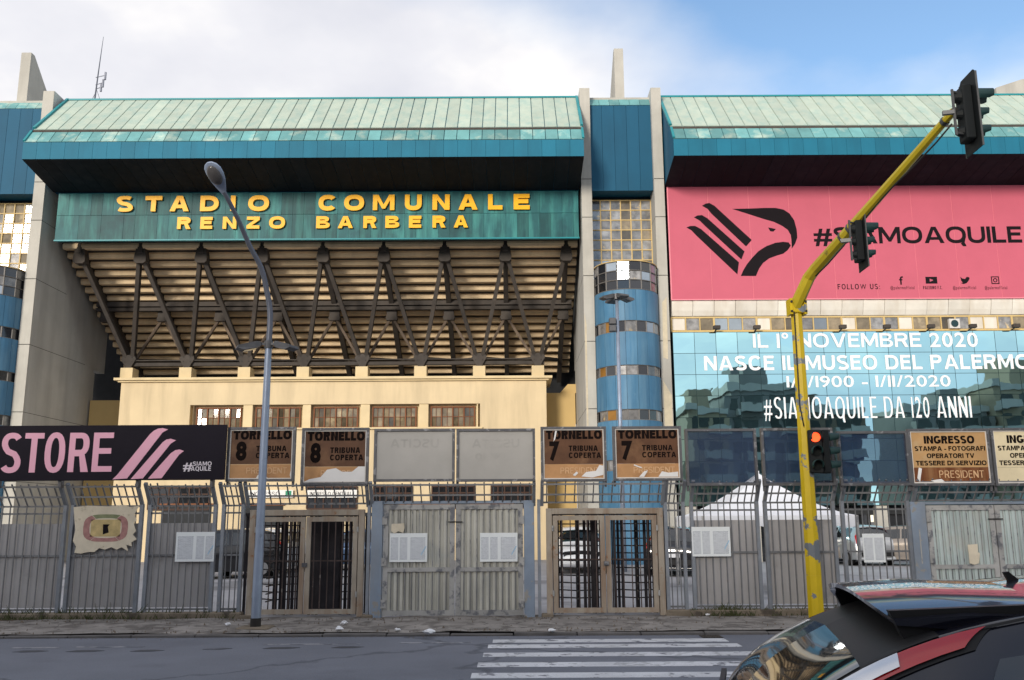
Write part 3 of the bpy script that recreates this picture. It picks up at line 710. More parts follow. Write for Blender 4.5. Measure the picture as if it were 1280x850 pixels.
for i in range(int(ncol * 1.5)):
    a = XR0 + i * pw / 1.5; b = a + pw / 1.5
    o = MB().box(a + .04, b - .04, 48.62, 48.64, 12.22, 12.86).build('pane', random.choice(['dark_glass', 'warm_glass', 'mottled_glass', 'sky_glass', 'eave_white']), strip)
    w = .05 if i % 3 == 0 else .028
    MB().box(a - w, a + w, 48.58, 48.69, 12.14, 12.93).build('mullion', 'frame_beige', strip)
for z in (12.16, 12.90): MB().box(XR0, XR1, 48.575, 48.695, z - .04, z + .04).build('frame_rail', 'frame_beige', strip)
MB().box(XR0, XR1, 48.40, 48.7, 12.06, 12.115).build('ledge', 'frame_beige', strip)
# air conditioner in the strip
ax, bx, za, zb = rect(1186, 401, 1199, 412, 48.5)
ac = MB().box(ax, bx, 48.40, 48.60, 12.2, 12.72).build('air_conditioner', 'ac_white', strip)
MB().cyl(((ax+bx)/2, 48.40, 12.46), (0, -1, 0), .2, .015, 14).build('fan_grille', 'grid_dark', ac)
curtain = MB().box(XR0, XR1, 48.42, 48.9, 2.86, 12.05).build('curtain_wall', 'grid_dark', stadium)
rows = 8; ph = 1.148
gm = MB().box(-pw/2 + .012, pw/2 - .012, 0, .02, -ph/2 + .012, ph/2 - .012).mesh('glass_pane', 'mirror_glass')
for i in range(ncol):
    for j in range(rows):
        place('glass_pane', gm, curtain, (XR0 + (i + .5) * pw, 48.375, 2.86 + (j + .5) * ph), (random.gauss(0, .0022), 0, random.gauss(0, .0025)))
YT = 48.36
for s, (x0, x1), (t, b), bo, sp in (('IL 1° NOVEMBRE 2020', (941, 1222), (416.5, 434), .19, .14), ('NASCE IL MUSEO DEL PALERMO', (880, 1287), (444, 462), .20, .14),
                            ('1/11/1900 - 1/11/2020', (983, 1188), (469.5, 483.5), .17, .14), ('#SIAMOAQUILE DA 120 ANNI', (955, 1214), (496, 522.5), .085, .11)):
    text(s, PX(x0, (t+b)/2, YT), PX(x1, (t+b)/2, YT), (PZ(x0, b, YT) + PZ(x1, b, YT))/2, (PZ(x0, t, YT) + PZ(x1, t, YT))/2, YT - .01, 'print_white', curtain, stem=bo, depth=.006, space=sp, split=True)
# small floodlights on the ledge
for px in (945, 1052, 1107, 1162, 1214, 1268, 895):
    x = PX(px, 414, 48.1)
    o = MB().box(x - .18, x + .18, 47.75, 48.02, 12.10, 12.30).build('ledge_floodlight', 'steel_dark', stadium, bevel=.02)
    MB().bar((x, 48.0, 12.12), (x, 48.42, 12.08), .05).build('bracket', 'steel_dark', o)
# entrance level under the mirror wall
for k in range(8):
    x = XR0 + .6 + k * 3.3
    MB().box(x - .28, x + .28, 48.5, 48.98, 0, 2.85).build('entrance_column', 'concrete', stadium)
for k in range(7):
    x = XR0 + .6 + k * 3.3
    MB().box(x + .35, x + 2.95, 49.2, 49.26, 0, 2.4).build('entrance_glazing', 'dark_glass', stadium)

# ------------------------------------------------------------------ pink banner
banner = empty('pink_banner', (20, 48.25, 13.8)); tag(banner, 'huge pink banner with black eagle head hung on the right stadium bay', 'banner')
BX0, BZ0, BZ1 = 8.62, 13.82, 20.32
xs = [BX0] + [PX(p, 300, 48.25) for p in (887, 938, 988.5, 1040.5, 1091.5, 1142.5, 1193.5, 1245)] + [30.4, 32.6]
for a, b in zip(xs, xs[1:]):
    MB().box(a + .012, b - .012, 48.21, 48.26, BZ0 + .02, BZ1).build('cloth_strip', 'banner_pink', banner)
MB().box(BX0 - .03, 32.6, 48.228, 48.27, BZ0 - .02, BZ1 + .05).build('backing', 'banner_hem', banner)
MB().box(BX0 - .04, 32.6, 48.20, 48.225, BZ0 - .04, BZ0 + .018).build('hem', 'banner_hem', banner)
MB().box(BX0 - .04, BX0 + .03, 48.195, 48.222, BZ0, BZ1).build('hem', 'banner_hem', banner)
YL = 48.205
def zz4(pts): return [((lambda p: (p.x, p.z))(P(820 + x * .3882, 60 + y * .3882, YL))) for x, y in pts]
logo = {
 'logo_feather': [[(148,508),(160,501),(172,499),(188,508),(308,618),(290,639),(178,533),(166,518)],
                  [(122,545),(134,539),(148,538),(165,548),(285,655),(275,681),(158,573),(141,556)],
                  [(98,578),(110,573),(126,573),(145,583),(267,690),(262,729),(130,604),(114,587)]],
 'logo_head': [[(245,518),(300,517),(350,515),(385,515),(410,520),(430,533),(445,555),(453,585),(455,610),(448,630),(437,646),(436,620),(434,602),(424,585),(405,572),(380,560),(345,550),(305,537)]],
 'logo_neck': [[(273,734),(281,716),(293,696),(310,675),(330,654),(355,638),(385,627),(410,624),(427,626),(434,636),(425,650),(410,662),(390,668),(365,677),(345,692),(332,710),(322,734)]],
 'logo_eye': [[(361,578),(373,580),(386,583),(378,591),(368,590)]]}
for nm, ps in logo.items():
    for p in ps: poly(zz4(p), YL - .004, YL + .004, nm, 'print_black', banner)
def btext(s, x0, x1, t, b, stem=.17, m='print_black', sp=.16):
    text(s, PX(x0, (t+b)/2, YL), PX(x1, (t+b)/2, YL), (PZ(x0, b, YL) + PZ(x1, b, YL))/2, (PZ(x0, t, YL) + PZ(x1, t, YL))/2, YL, m, banner, stem=stem, space=sp, split=(b - t) > 15)
btext('#SIAMOAQUILE', 1017, 1277, 283.5, 304.0, .215, sp=.10)
btext('FOLLOW US:', 1047, 1100, 355, 361.5, .15, sp=.25)
for s, a, b in (('@palermofficial', 1113, 1143), ('PALERMO F.C.', 1154, 1178), ('@palermofficial', 1191, 1220), ('@palermofficial', 1231, 1259)):
    btext(s, a, b, 357.5, 361.5, .14)
btext('f', 1124, 1129, 345.5, 355.5, .2)
a, b, c, d = rect(1157, 346, 1171.5, 354.5, YL)
o = MB().box(a, b, YL - .004, YL + .004, c, d).build('icon', 'print_black', banner, bevel=.003)
poly([(a + .22, c + .1), (a + .22, d - .1), (a + .42, (c+d)/2)], YL - .008, YL - .0045, 'icon', 'banner_pink', banner)
poly(zz4([(980,737),(986,742),(995,744),(1000,737),(1008,738),(1010,742),(1006,750),(1000,757),(990,760),(982,757),(988,755),(983,750)]), YL - .004, YL + .004, 'icon', 'print_black', banner)
a, b, c, d = rect(1239, 345.5, 1249, 355, YL); t = .05
m = MB(); m.box(a, b, YL-.004, YL+.004, c, c+t).box(a, b, YL-.004, YL+.004, d-t, d).box(a, a+t, YL-.003, YL+.003, c+t, d-t).box(b-t, b, YL-.003, YL+.003, c+t, d-t)
q = 12; ca = ((a+b)/2, (c+d)/2)
for i in range(q):
    u, v = 2*math.pi*i/q, 2*math.pi*(i+1)/q
    m.prism([(ca[0]+r_*math.cos(w_), ca[1]+r_*math.sin(w_)) for r_, w_ in ((.07,u),(.12,u),(.12,v),(.07,v))], 'y', YL-.004, YL+.004)
m.build('icon', 'print_black', banner)

# grit and dead leaves swept against the kerb and the fence foot
mat('grit', (0.16, 0.13, 0.10), 0.9, var=0.4, scale=9)
def grit():
    b = MB()
    for _ in range(900):
        x = random.uniform(-12.5, 12.5); y = random.choice([random.uniform(18.25, 20.8), 18.25 + abs(random.gauss(0, .15)), 20.75 - abs(random.gauss(0, .2)), 18.0 - abs(random.gauss(0, .12))])
        z = .085 if y > 18.2 else .004; r = random.uniform(.008, .03); h = r * random.uniform(.3, .9); a = random.uniform(0, 6.28)
        p = [(x + r * math.cos(a + k * 2.1) * random.uniform(.6, 1.2), y + r * math.sin(a + k * 2.1), z - .03) for k in range(3)]
        b.quadset(p + [(x, y, z + h)], [(0, 1, 3), (1, 2, 3), (2, 0, 3), (0, 2, 1)])
    o = b.build('grit', 'grit'); o['kind'] = 'stuff'; o['label'] = 'grit and dead leaves scattered over the pavement'; o['category'] = 'debris'
grit()
_Y = 17.78; _xa, _xb = PX(876, 797, _Y), PX(902, 797, _Y)
dg = empty('drain_grate', ((_xa + _xb) / 2, _Y, 0)); tag(dg, 'dark iron drain grate at the kerb beside the crossing', 'drain')
MB().box(_xa, _xb, _Y - .2, _Y + .2, -.02, .005).build('frame', 'bolt_dark', dg)
for i in range(8):
    x = _xa + .03 + (_xb - _xa - .06) * i / 7; MB().box(x - .012, x + .012, _Y - .18, _Y + .18, .0055, .014).build('grate_bar', 'steel_dark', dg)
# ------------------------------------------------------------------ fence, gates and boards along the pavement
mat('fence_steel', (0.195, 0.198, 0.205), 0.55, 0.3, var=0.25, scale=5, pv=0.12, patch=(0.16, 0.085, 0.045), pth=0.66, pscale=6, psoft=0.1)
mat('post_steel', (0.247, 0.267, 0.299), 0.5, 0.35, var=0.2, scale=4, pv=0.10, patch=(0.26, 0.27, 0.28), pth=0.58, pscale=7)
mat('sheet_grey', (0.423, 0.407, 0.403), 0.75, var=0.15, scale=1.3, streak=(0.30, 0.285, 0.275), samt=0.4, sscale=2.5, patch=(0.26, 0.24, 0.225), pth=0.62, pscale=1.4, psoft=0.15)
mat('gate_blue', (0.260, 0.319, 0.403), 0.55, 0.3, var=0.2, scale=2, streak=(0.30, 0.31, 0.32), samt=0.5, sscale=3, patch=(0.33, 0.32, 0.30), pth=0.60, pscale=5)
mat('gate_grey', (0.390, 0.384, 0.370), 0.6, 0.2, var=0.2, scale=3, patch=(0.17, 0.175, 0.19), pth=0.52, pscale=7, psoft=0.1, pv=0.1)
mat('gate_sheet', (0.559, 0.546, 0.481), 0.7, var=0.15, scale=1.5, streak=(0.27, 0.26, 0.23), samt=0.55, sscale=3.5, patch=(0.30, 0.34, 0.36), pth=0.58, pscale=0.9, psoft=0.2)
mat('gate_sheet_pale', (0.520, 0.598, 0.585), 0.7, var=0.15, scale=1.5, streak=(0.24, 0.28, 0.28), samt=0.55, sscale=3.5, patch=(0.48, 0.46, 0.40), pth=0.58, pscale=0.9, psoft=0.2)
mat('rust_frame', (0.375, 0.325, 0.263), 0.7, var=0.15, scale=3, patch=(0.27, 0.12, 0.050), pth=0.61, pscale=5.0, psoft=0.10, streak=(0.22, 0.12, 0.065), samt=0.6, sscale=5)
mat('gate_bar', (0.075, 0.055, 0.050), 0.7, var=0.3, scale=4, patch=(0.20, 0.17, 0.15), pth=0.60, pscale=5, pv=0.2)
mat('turnstile_dark', (0.040, 0.036, 0.040), 0.55, 0.3, var=0.3, scale=4, pv=0.2)
mat('board_frame', (0.125, 0.125, 0.132), 0.5, 0.4, var=0.25, scale=5, patch=(0.26, 0.26, 0.27), pth=0.58, pscale=9)
mat('board_edge', (0.72, 0.68, 0.62), 0.6, var=0.1)
mat('board_brown', (0.125, 0.058, 0.030), 0.45, var=0.35, scale=2.2, patch=(0.28, 0.15, 0.075), pth=0.52, pscale=2.0, psoft=0.3, streak=(0.09, 0.04, 0.022), samt=0.5, sscale=3)
mat('board_orange', (0.50, 0.27, 0.12), 0.45, var=0.2, scale=2.5, patch=(0.34, 0.17, 0.075), pth=0.55, pscale=2.5, psoft=0.2)
mat('board_rust', (0.165, 0.055, 0.020), 0.5, var=0.4, scale=4, streak=(0.40, 0.22, 0.10), samt=0.5, sscale=6, patch=(0.42, 0.33, 0.22), pth=0.70, pscale=4)
mat('board_tan', (0.504, 0.302, 0.134), 0.45, var=0.2, scale=2, patch=(0.52, 0.40, 0.24), pth=0.52, pscale=2.2, psoft=0.25)
mat('board_cream', (0.762, 0.650, 0.426), 0.5, var=0.12, scale=2, patch=(0.50, 0.40, 0.24), pth=0.60, pscale=3, psoft=0.2)
mat('board_grey', (0.44, 0.42, 0.385), 0.4, var=0.10, scale=1.6, patch=(0.60, 0.52, 0.40), pth=0.56, pscale=0.8, psoft=0.3)
mat('board_faint', (0.415, 0.397, 0.366), 0.45, var=0.12, scale=3)
mat('faded_black', (0.010, 0.006, 0.005), 0.7, var=0.2, scale=6, spec=0.06)
mat('faded_orange', (0.66, 0.42, 0.23), 0.5, var=0.2, scale=6)
mat('peel_white', (0.80, 0.78, 0.75), 0.6, var=0.06, scale=3)
mat('paper', (0.828, 0.860, 0.860), 0.7, var=0.05)
mat('store_navy', (0.014, 0.011, 0.018), 0.55, var=0.2, scale=1, spec=0.10)
mat('store_pink', (0.86, 0.44, 0.55), 0.45, var=0.04)
mat('store_white', (0.72, 0.66, 0.70), 0.45, var=0.04)
mat('rope_white', (0.6, 0.6, 0.58), 0.8, var=0.1)
print_mat('notice_print', (0.80, 0.83, 0.86), (0.27, 0.29, 0.32), 24)
mat('notice_blue', (0.35, 0.58, 0.75), 0.7, var=0)
mat('poster_cream', (0.70, 0.62, 0.48), 0.8, var=0.12, scale=6, patch=(0.50, 0.42, 0.30), pth=0.62, pscale=5)
mat('poster_red', (0.42, 0.22, 0.20), 0.8, var=0.25, scale=12)
mat('poster_green', (0.25, 0.27, 0.15), 0.8, var=0.25, scale=10)
mat('poster_tan', (0.55, 0.42, 0.20), 0.8, var=0.25, scale=10)
# clear plastic in the empty board frames
m_ = mat('plexi', (0.03, 0.055, 0.12), 0.08, 0.0, var=0.3, scale=1.5, alpha=0.42, bump=0.12, bscale=1.6)
YF, YB2 = 21.0, 20.62
ZT0, ZT1 = 2.52, 2.95
fx = lambda px, y=690: PX(px, y, YF)
plinth = MB(); 
_seg = [(-122, 306), (830, 1150)]
for a, b in _seg:
    o = MB().box(fx(a), fx(b), YF - .09, YF + .16, 0.0, 0.20).build('fence_plinth', 'plinth', None, bevel=.03)
    tag(o, 'low worn concrete plinth under the %s run of fence' % ('left' if a < 0 else 'right'), 'plinth')
barv = MB().box(-.011, .011, -.011, .011, 0, 1).mesh('bar', 'fence_steel')
barr = MB().box(-.5, .5, -.012, .012, -.02, .02).mesh('rail', 'fence_steel')
def vbar(parent, x, y, z0, z1, w=1.0, name='bar', me=None): return place(name, me or barv, parent, (x, y, z0), (0, 0, 0), (w, w, z1 - z0))
def rail(parent, x0, x1, y, z, me=None, rot=0): return place('rail', me or barr, parent, ((x0+x1)/2, y, z), (rot, 0, 0), (x1 - x0, 1, 1))
sl_len = math.hypot(ZT1 - ZT0, YF - YB2); sl_ang = math.atan2(YF - YB2, ZT1 - ZT0)
def top_row(parent, x0, x1, n):
    """bars bent towards the street, with two rails"""
    for i in range(n):
        x = x0 + (x1 - x0) * (i + .5) / n
        place('bent_bar', barv, parent, (x, YF, ZT0), (sl_ang, 0, 0), (1.15, 1.15, sl_len + random.uniform(-.02, .06)))
    for t in (0.42, 0.93):
        rail(parent, x0, x1, YF - (YF - YB2) * t - .025, ZT0 + (ZT1 - ZT0) * t)
def post(parent, x, w=.075):
    MB().box(x - w/2, x + w/2, YF - .05, YF + .05, 0.1, ZT0 + .02).build('post', 'post_steel', parent)
    MB().bar((x, YF, ZT0 + .0), (x, YB2, ZT1 + .04), w * .98, .07).build('post_arm', 'post_steel', parent)
def corr(x0, x1, y, z0, z1, m, name, parent, pitch=.115, d=.028):
    n = max(2, int((x1 - x0) / pitch)); pts = []
    for i in range(n + 1):
        x = x0 + (x1 - x0) * i / n; w = (x1 - x0) / n
        if i < n: pts += [(x, y), (x + w * .45, y), (x + w * .55, y + d), (x + w * .9, y + d)]
    pts.append((x1, y))
    vs = [(a, b, z) for z in (z0, z1) for a, b in pts]; k = len(pts)
    return MB().quadset(vs, [(i, i + 1, i + 1 + k, i + k) for i in range(k - 1)]).build(name, m, parent)
def fence_panel(a, b, label, backing, nb):
    x0, x1 = fx(a), fx(b)
    f = empty('bar_fence', ((x0+x1)/2, YF, 0)); tag(f, label, 'fence', 'steel bar fence panels')
    post(f, x0 + .04); post(f, x1 - .04)
    for i in range(nb):
        x = x0 + .09 + (x1 - x0 - .18) * (i + .5) / nb
        vb = vbar(f, x + random.uniform(-.006, .006), YF - .02, .16, ZT0); vb.rotation_euler = (random.gauss(0, .002), random.gauss(0, .004), 0)
    for z in (.26, 1.42, 2.34, 2.50): rail(f, x0 + .06, x1 - .06, YF, z)
    if backing: corr(x0 + .07, x1 - .07, YF + .035, .30, 2.12, 'sheet_grey', 'backing_sheet', f, .23, .005)
    top_row(f, x0 + .08, x1 - .08, nb)
    return f
fence_panel(-118, -27, 'steel bar fence panel beyond the left edge, under the blank banner end', True, 9)
fence_panel(-22, 80, 'steel bar fence panel at the left edge under the STORE letters', True, 9)
fence_panel(85, 176, 'steel bar fence panel that carries the torn stadium map', True, 9)
fence_panel(182, 269, 'steel bar fence panel with a notice, left of the grey street lamp', True, 9)
fence_panel(275, 304, 'narrow see-through fence panel left of the turnstile 8 gate', False, 3)
fence_panel(831, 858, 'narrow see-through fence panel right of the turnstile 7 gate', False, 3)
fence_panel(864, 951, 'steel bar fence panel with a notice, left of the gazebo peak', True, 9)
fence_panel(957, 1047, 'backed steel bar fence panel just behind the yellow traffic signal pole', True, 9)
fence_panel(1054, 1141, 'see-through steel bar fence panel with a notice and silver car behind', False, 9)

def header(a, b, label, n):
    x0, x1 = fx(a), fx(b); f = empty('fence_crest', ((x0+x1)/2, YF, 2.5)); tag(f, label, 'fence', 'bent bars above the gates')
    top_row(f, x0, x1, n); rail(f, x0, x1, YF, ZT0 + .01)
    for x in (x0, x1): MB().bar((x, YF, ZT0 - .05), (x, YB2, ZT1 + .04), .07, .07).build('post_arm', 'post_steel', f)
    return f
header(308, 459, 'bent bars above the rusty gate behind the street lamp', 13)
header(464, 668, 'bent bars above the grey sheeted double gate', 18)
header(678, 830, 'bent bars above the rusty gate below the blue stair tower', 13)
header(1146, 1300, 'bent bars above the sheeted gate behind the dark car', 13)

def frame_box(mb, x0, x1, z0, z1, y0, y1, w):
    mb.box(x0, x0 + w, y0, y1, z0, z1).box(x1 - w, x1, y0, y1, z0, z1).box(x0 + w, x1 - w, y0 + .001, y1 - .001, z1 - w, z1).box(x0 + w, x1 - w, y0 + .001, y1 - .001, z0, z0 + w); return mb
def rusty_gate(a, m, b, label, nb):
    x0, xm, x1 = fx(a), fx(m), fx(b); zt = 2.40
    g = empty('turnstile_gate', (xm, YF, 0)); tag(g, label, 'gate', 'rusty turnstile gates')
    MB().box(x0, x0 + .13, YF - .05, YF + .07, .08, zt).build('gate_post', 'rust_frame', g, bevel=.008)
    MB().box(x1 - .13, x1, YF - .05, YF + .07, .08, zt).build('gate_post', 'rust_frame', g, bevel=.008)
    MB().box(x0 + .13, x1 - .13, YF - .048, YF + .068, zt - .13, zt - .002).build('gate_lintel', 'rust_frame', g, bevel=.008)
    for u0, u1 in ((x0 + .15, xm - .01), (xm + .01, x1 - .15)):
        lf = frame_box(MB(), u0, u1, .14, zt - .16, YF - .03, YF + .03, .105).build('gate_leaf', 'rust_frame', g)
        for i in range(nb):
            x = u0 + .105 + (u1 - u0 - .21) * (i + .5) / nb
            MB().box(x - .011, x + .011, YF - .012, YF + .012, .24, zt - .26).build('gate_bar', 'gate_bar', lf)
        for z in (1.28,): MB().box(u0 + .1, u1 - .1, YF + .013, YF + .02, z - .015, z + .015).build('gate_rail', 'gate_bar', lf)
        for z in (.5, 1.9):
            xx = u0 - .005 if u0 < xm - .2 else u1 + .005
            MB().cyl((xx, YF - .06, z), (0, 0, 1), .022, .12, 8).build('hinge', 'gate_grey', lf)
    MB().box(xm - .05, xm + .06, YF - .075, YF - .031, 1.15, 1.24).build('lock', 'board_frame', g)
    for x in (x0 - .12, x1 - .02):
        MB().box(x, x + .26, YF - .1, YF + .12, 0.02, .13).build('footing', 'plinth', g, bevel=.02)
    return g
rusty_gate(311, 381.5, 455, 'rusty double gate behind the grey street lamp, left of the sheeted gate', 6)
rusty_gate(683, 757, 830, 'rusty double gate in front of the white parked car', 5)
def turnstile(px, label, blind=False):
    c = Vector((PX(px, 700, 22.3), 22.3, 0)); t = empty('turnstile', c); tag(t, label, 'turnstile', 'full height turnstiles behind the rusty gates')
    MB().cyl(c, (0, 0, 1), .05, 2.3, 10).build('rotor_post', 'turnstile_dark', t)
    for k in range(3):
        a = R(25 + 120 * k); d = Vector((math.cos(a), math.sin(a), 0))
        for z in [0.35 + .17 * i for i in range(11)]:
            MB().tube([c + Vector((0, 0, z)), c + d * .58 + Vector((0, 0, z))], .016, 6).build('arm', 'turnstile_dark', t)
    MB().box(c.x - .66, c.x + .66, 21.75, 22.9, 2.26, 2.34).build('top_plate', 'turnstile_dark', t)
    for i in range(8):
        a = R(-55 + 110 * i / 7); x, y = c.x + .64 * math.cos(a), 22.3 + .62 * math.sin(a)
        MB().box(x - .018, x + .018, y - .018, y + .018, .05, 2.26).build('cage_bar', 'turnstile_dark', t)
    for i in range(3):
        x = c.x - .66 + .07 * i; MB().box(x, x + .03, 22.0 + .25 * i, 22.03 + .25 * i, .05, 2.26).build('cage_bar', 'turnstile_dark', t)
    for i in range(3):
        x = c.x - .60 + .085 * i; MB().box(x, x + .06, 21.80 + .03 * (i % 2), 21.83 + .03 * (i % 2), .05, 2.26).build('slat', 'turnstile_dark', t)
    for i in range(5):
        x = c.x + .10 + .095 * i; MB().box(x, x + .07, 21.85 + .05 * (i % 2), 21.88 + .05 * (i % 2), .05, 2.26).build('slat', 'turnstile_dark', t)
    if blind: MB().box(c.x - .52, c.x + .12, 21.72, 21.74, .12, 2.25).build('guard_plate', 'turnstile_dark', t)
    return t
turnstile(345, 'dark full height turnstile behind the left leaf of the turnstile 8 gate')
turnstile(424, 'dark full height turnstile with a black plate behind the right leaf', True)
turnstile(722, 'dark full height turnstile in front of the white parked car')
turnstile(796, 'dark full height turnstile behind the right leaf of the turnstile 7 gate')

def sheet_gate(a, pa, m, pb, b, ztop, label, sm, fm='gate_grey'):
    g = empty('sheeted_gate', (fx(m), YF, 0)); tag(g, label, 'gate')
    for q0, q1 in ((a, pa), (pb, b)):
        MB().box(fx(q0), fx(q1), YF - .08, YF + .12, .04, ztop).build('gate_post', 'gate_blue', g, bevel=.01)
    MB().box(fx(pa), fx(pb), YF - .03, YF + .06, ztop - .06, ztop - .003).build('gate_lintel', 'gate_blue', g)
    for side, (u0, u1) in enumerate(((fx(pa) + .02, fx(m) - .012), (fx(m) + .012, fx(pb) - .02))):
        zt = ztop - .08; zm = 1.08
        lf = frame_box(MB(), u0, u1, .10, zt, YF - .045, YF + .02, .11)
        lf.box(u0 + .11, u1 - .11, YF - .044, YF + .018, zm - .045, zm + .045)
        lf = lf.build('gate_leaf', fm, g)
        corr(u0 + .11, u1 - .11, YF - .01, zm + .045, zt - .11, sm, 'sheet', lf, .13, .035)
        corr(u0 + .11, u1 - .11, YF - .01, .21, zm - .045, sm, 'sheet', lf, .13, .035)
        for i in range(9):
            x = u0 + .11 + (u1 - u0 - .22) * (i + .5) / 9
            MB().box(x - .009, x + .009, YF - .034, YF - .016, .212, zm - .046).build('gate_bar', 'fence_steel', lf)
            MB().box(x - .007, x + .007, YF - .032, YF - .018, zm + .046, zt - .112).build('gate_bar', fm, lf)
        hx = u0 + .03 if side == 0 else u1 - .03
        for z in (.35, 1.25, 2.15):
            MB().box(hx - .055, hx + .055, YF - .095, YF - .046, z - .09, z + .09).build('hinge', 'gate_grey', lf)
    MB().box(fx(m) - .16, fx(m) + .16, YF - .07, YF - .046, 2.10, 2.125).build('bolt', 'bolt_dark', g)
    return g
gA = sheet_gate(464, 478, 569, 655, 668, 2.58, 'grey corrugated double gate with two white notices in the middle', 'gate_sheet')
gB = sheet_gate(1141, 1160, 1247, 1333, 1350, 2.50, 'pale green corrugated gate behind the dark car at right', 'gate_sheet_pale')
# hand-written marks down the post of the right gate
MB().box(fx(1149), fx(1150.5), YF - .086, YF - .0805, 1.15, 1.9).build('pen_mark', 'gate_grey', gB)
# padlocked chain and thin posts beside the middle gate
for px in (460.5, 674):
    o = MB().box(fx(px) - .035, fx(px) + .035, YF - .05, YF + .05, 0, 2.6).build('fence_post', 'post_steel')
    tag(o, 'thin grey steel post %s of the grey corrugated double gate' % ('left' if px < 500 else 'right'), 'post')

# ---- notices
def notice(x0, y0, x1, y1, label, Y=YF - .06, double=True):
    a, b, c, d = rect(x0, y0, x1, y1, Y)
    n = MB().box(a, b, Y, Y + .008, c, d).build('notice', 'paper'); tag(n, label, 'notice', 'printed notices on the fence')
    h = (b - a) / 2 if double else (b - a)
    for k in range(2 if double else 1):
        xa = a + k * h
        halves = ((xa + .06 * h, xa + .46 * h), (xa + .54 * h, xa + .94 * h)) if (k == 1) == (x0 < 600 and x0 > 200 and x0 < 300) or not double else ((xa + .1 * h, xa + .9 * h),)
        for p, q in halves: MB().box(p, q, Y - .003, Y - .0005, c + .08 * (d - c), d - .14 * (d - c)).build('printed_text', 'notice_print', n)
    if double:
        for q in range(3):
            u0 = b - (.34 - .08 * q) * h; w0 = c + (.24 + .09 * q) * (d - c)
            MB().prism([(u0, w0), (u0 + .05 * h, w0), (u0 + .13 * h, w0 + .12 * (d-c)), (u0 + .08 * h, w0 + .12 * (d-c))], 'y', Y - .005, Y - .0035).build('printed_mark', 'notice_blue', n)
    return n
notice(219.5, 665, 268, 702, 'white printed notice on the fence panel left of the street lamp')
notice(487, 666.5, 534, 702.5, 'white printed notice on the left leaf of the grey gate')
notice(600, 666, 647, 702, 'white printed notice on the right leaf of the grey gate')
notice(865, 658.5, 913, 695.5, 'white printed notice on the fence left of the gazebo peak')
notice(1079, 667, 1106, 703, 'narrow white notice on the see-through fence before a silver car', double=False)
def scrap(pts, label, m, name, Y=YF - .065):
    o = MB().prism([(P(x, y, Y).x, P(x, y, Y).z) for x, y in pts], 'y', Y, Y + .006).build(name, m); tag(o, label, 'paper'); return o
scrap([(489.5,655),(505,654),(505.5,660),(504,666),(498,664),(493,667),(489,664)], 'torn brown paper scrap above the notice on the grey gate', 'poster_cream', 'paper_scrap')
scrap([(1209.5,681),(1222,680),(1222.5,690),(1225,692),(1224,704),(1218,706),(1212,704),(1211,692)], 'yellowed torn paper on the pale green gate', 'poster_cream', 'paper_scrap')
# torn stadium map
pts = [(92,634),(110,632),(135,633),(155,631),(163,634),(174,632),(168,643),(171,650),(167,654),(170,664),(166,668),(171,674),(164,678),(165,683),(158,681),(160,689),(152,684),(146,687),(139,684),(131,687),(124,685),(118,690),(110,690),(101,692),(93,691),(95,683),(91,676),(94,663)]
Ym = YF - .065
mp = MB().prism([(P(x, y, Ym).x, P(x, y, Ym).z) for x, y in pts], 'y', Ym, Ym + .006).build('stadium_map', 'poster_cream'); tag(mp, 'torn cream poster of a stadium seating map on the fence', 'poster')
c0 = P(132, 660, Ym); sx, sz = .50, .30
def ring(r0, r1, a0, a1, m, nm, n=8):
    def pt(r, a):
        ca, sa = math.cos(a), math.sin(a); e = 0.62
        return (c0.x + sx * r * math.copysign(abs(ca) ** e, ca), c0.z + sz * r * math.copysign(abs(sa) ** e, sa))
    aa = [a0 + (a1 - a0) * i / n for i in range(n + 1)]
    MB().prism([pt(r0, a) for a in aa] + [pt(r1, a) for a in reversed(aa)], 'y', Ym - .003, Ym - .0005).build(nm, m, mp)
ring(.72, 1.0, R(120), R(240), 'poster_red', 'map_stand'); ring(.72, 1.0, R(-60), R(60), 'poster_red', 'map_stand')
ring(.72, 1.0, R(62), R(118), 'poster_green', 'map_stand'); ring(.72, 1.0, R(242), R(298), 'poster_red', 'map_stand')
MB().box(c0.x - sx*.66, c0.x + sx*.66, Ym - .003, Ym - .0005, c0.z - sz*.62, c0.z + sz*.62).build('map_pitch', 'poster_tan', mp)
MB().prism([(c0.x - .05, c0.z - .14), (c0.x + .08, c0.z - .1), (c0.x + .05, c0.z + .03), (c0.x + .09, c0.z + .08), (c0.x - .06, c0.z + .08)], 'y', Ym - .005, Ym - .0035).build('torn_hole', 'print_black', mp)

# ---- boards above the fence
def board_box(x0, y0, x1, y1, label, panel='board_brown', cat='sign', group=None, fw=.055, lower=None, lowfrac=.28, edge=True, Y=YB2):
    a, b, c, d = rect(x0, y0, x1, y1, Y)
    s = empty('sign_board', ((a+b)/2, Y, c)); tag(s, label, cat, group)
    frame_box(MB(), a, b, c, d, Y - .05, Y + .06, fw).build('frame', 'board_frame', s)
    i0, i1, j0, j1 = a + fw, b - fw, c + fw, d - fw
    if edge: frame_box(MB(), i0 + .001, i1 - .001, j0 + .001, j1 - .001, Y - .03, Y - .01, .022).build('inner_edge', 'board_edge', s)
    MB().box(i0, i1, Y - .012, Y + .01, j0 + (lowfrac * (j1 - j0) if lower else 0), j1).build('panel', panel, s)
    if lower: MB().box(i0, i1, Y - .010, Y + .01, j0, j0 + lowfrac * (j1 - j0) - .004).build('lower_panel', lower, s)
    for x in (a + .03, b - .03):                       # the little stays down to the fence
        MB().box(x - .025, x + .025, Y + .02, Y + .06, c - .12, c - .002).build('stay', 'board_frame', s)
    return s, i0, i1, j0, j1
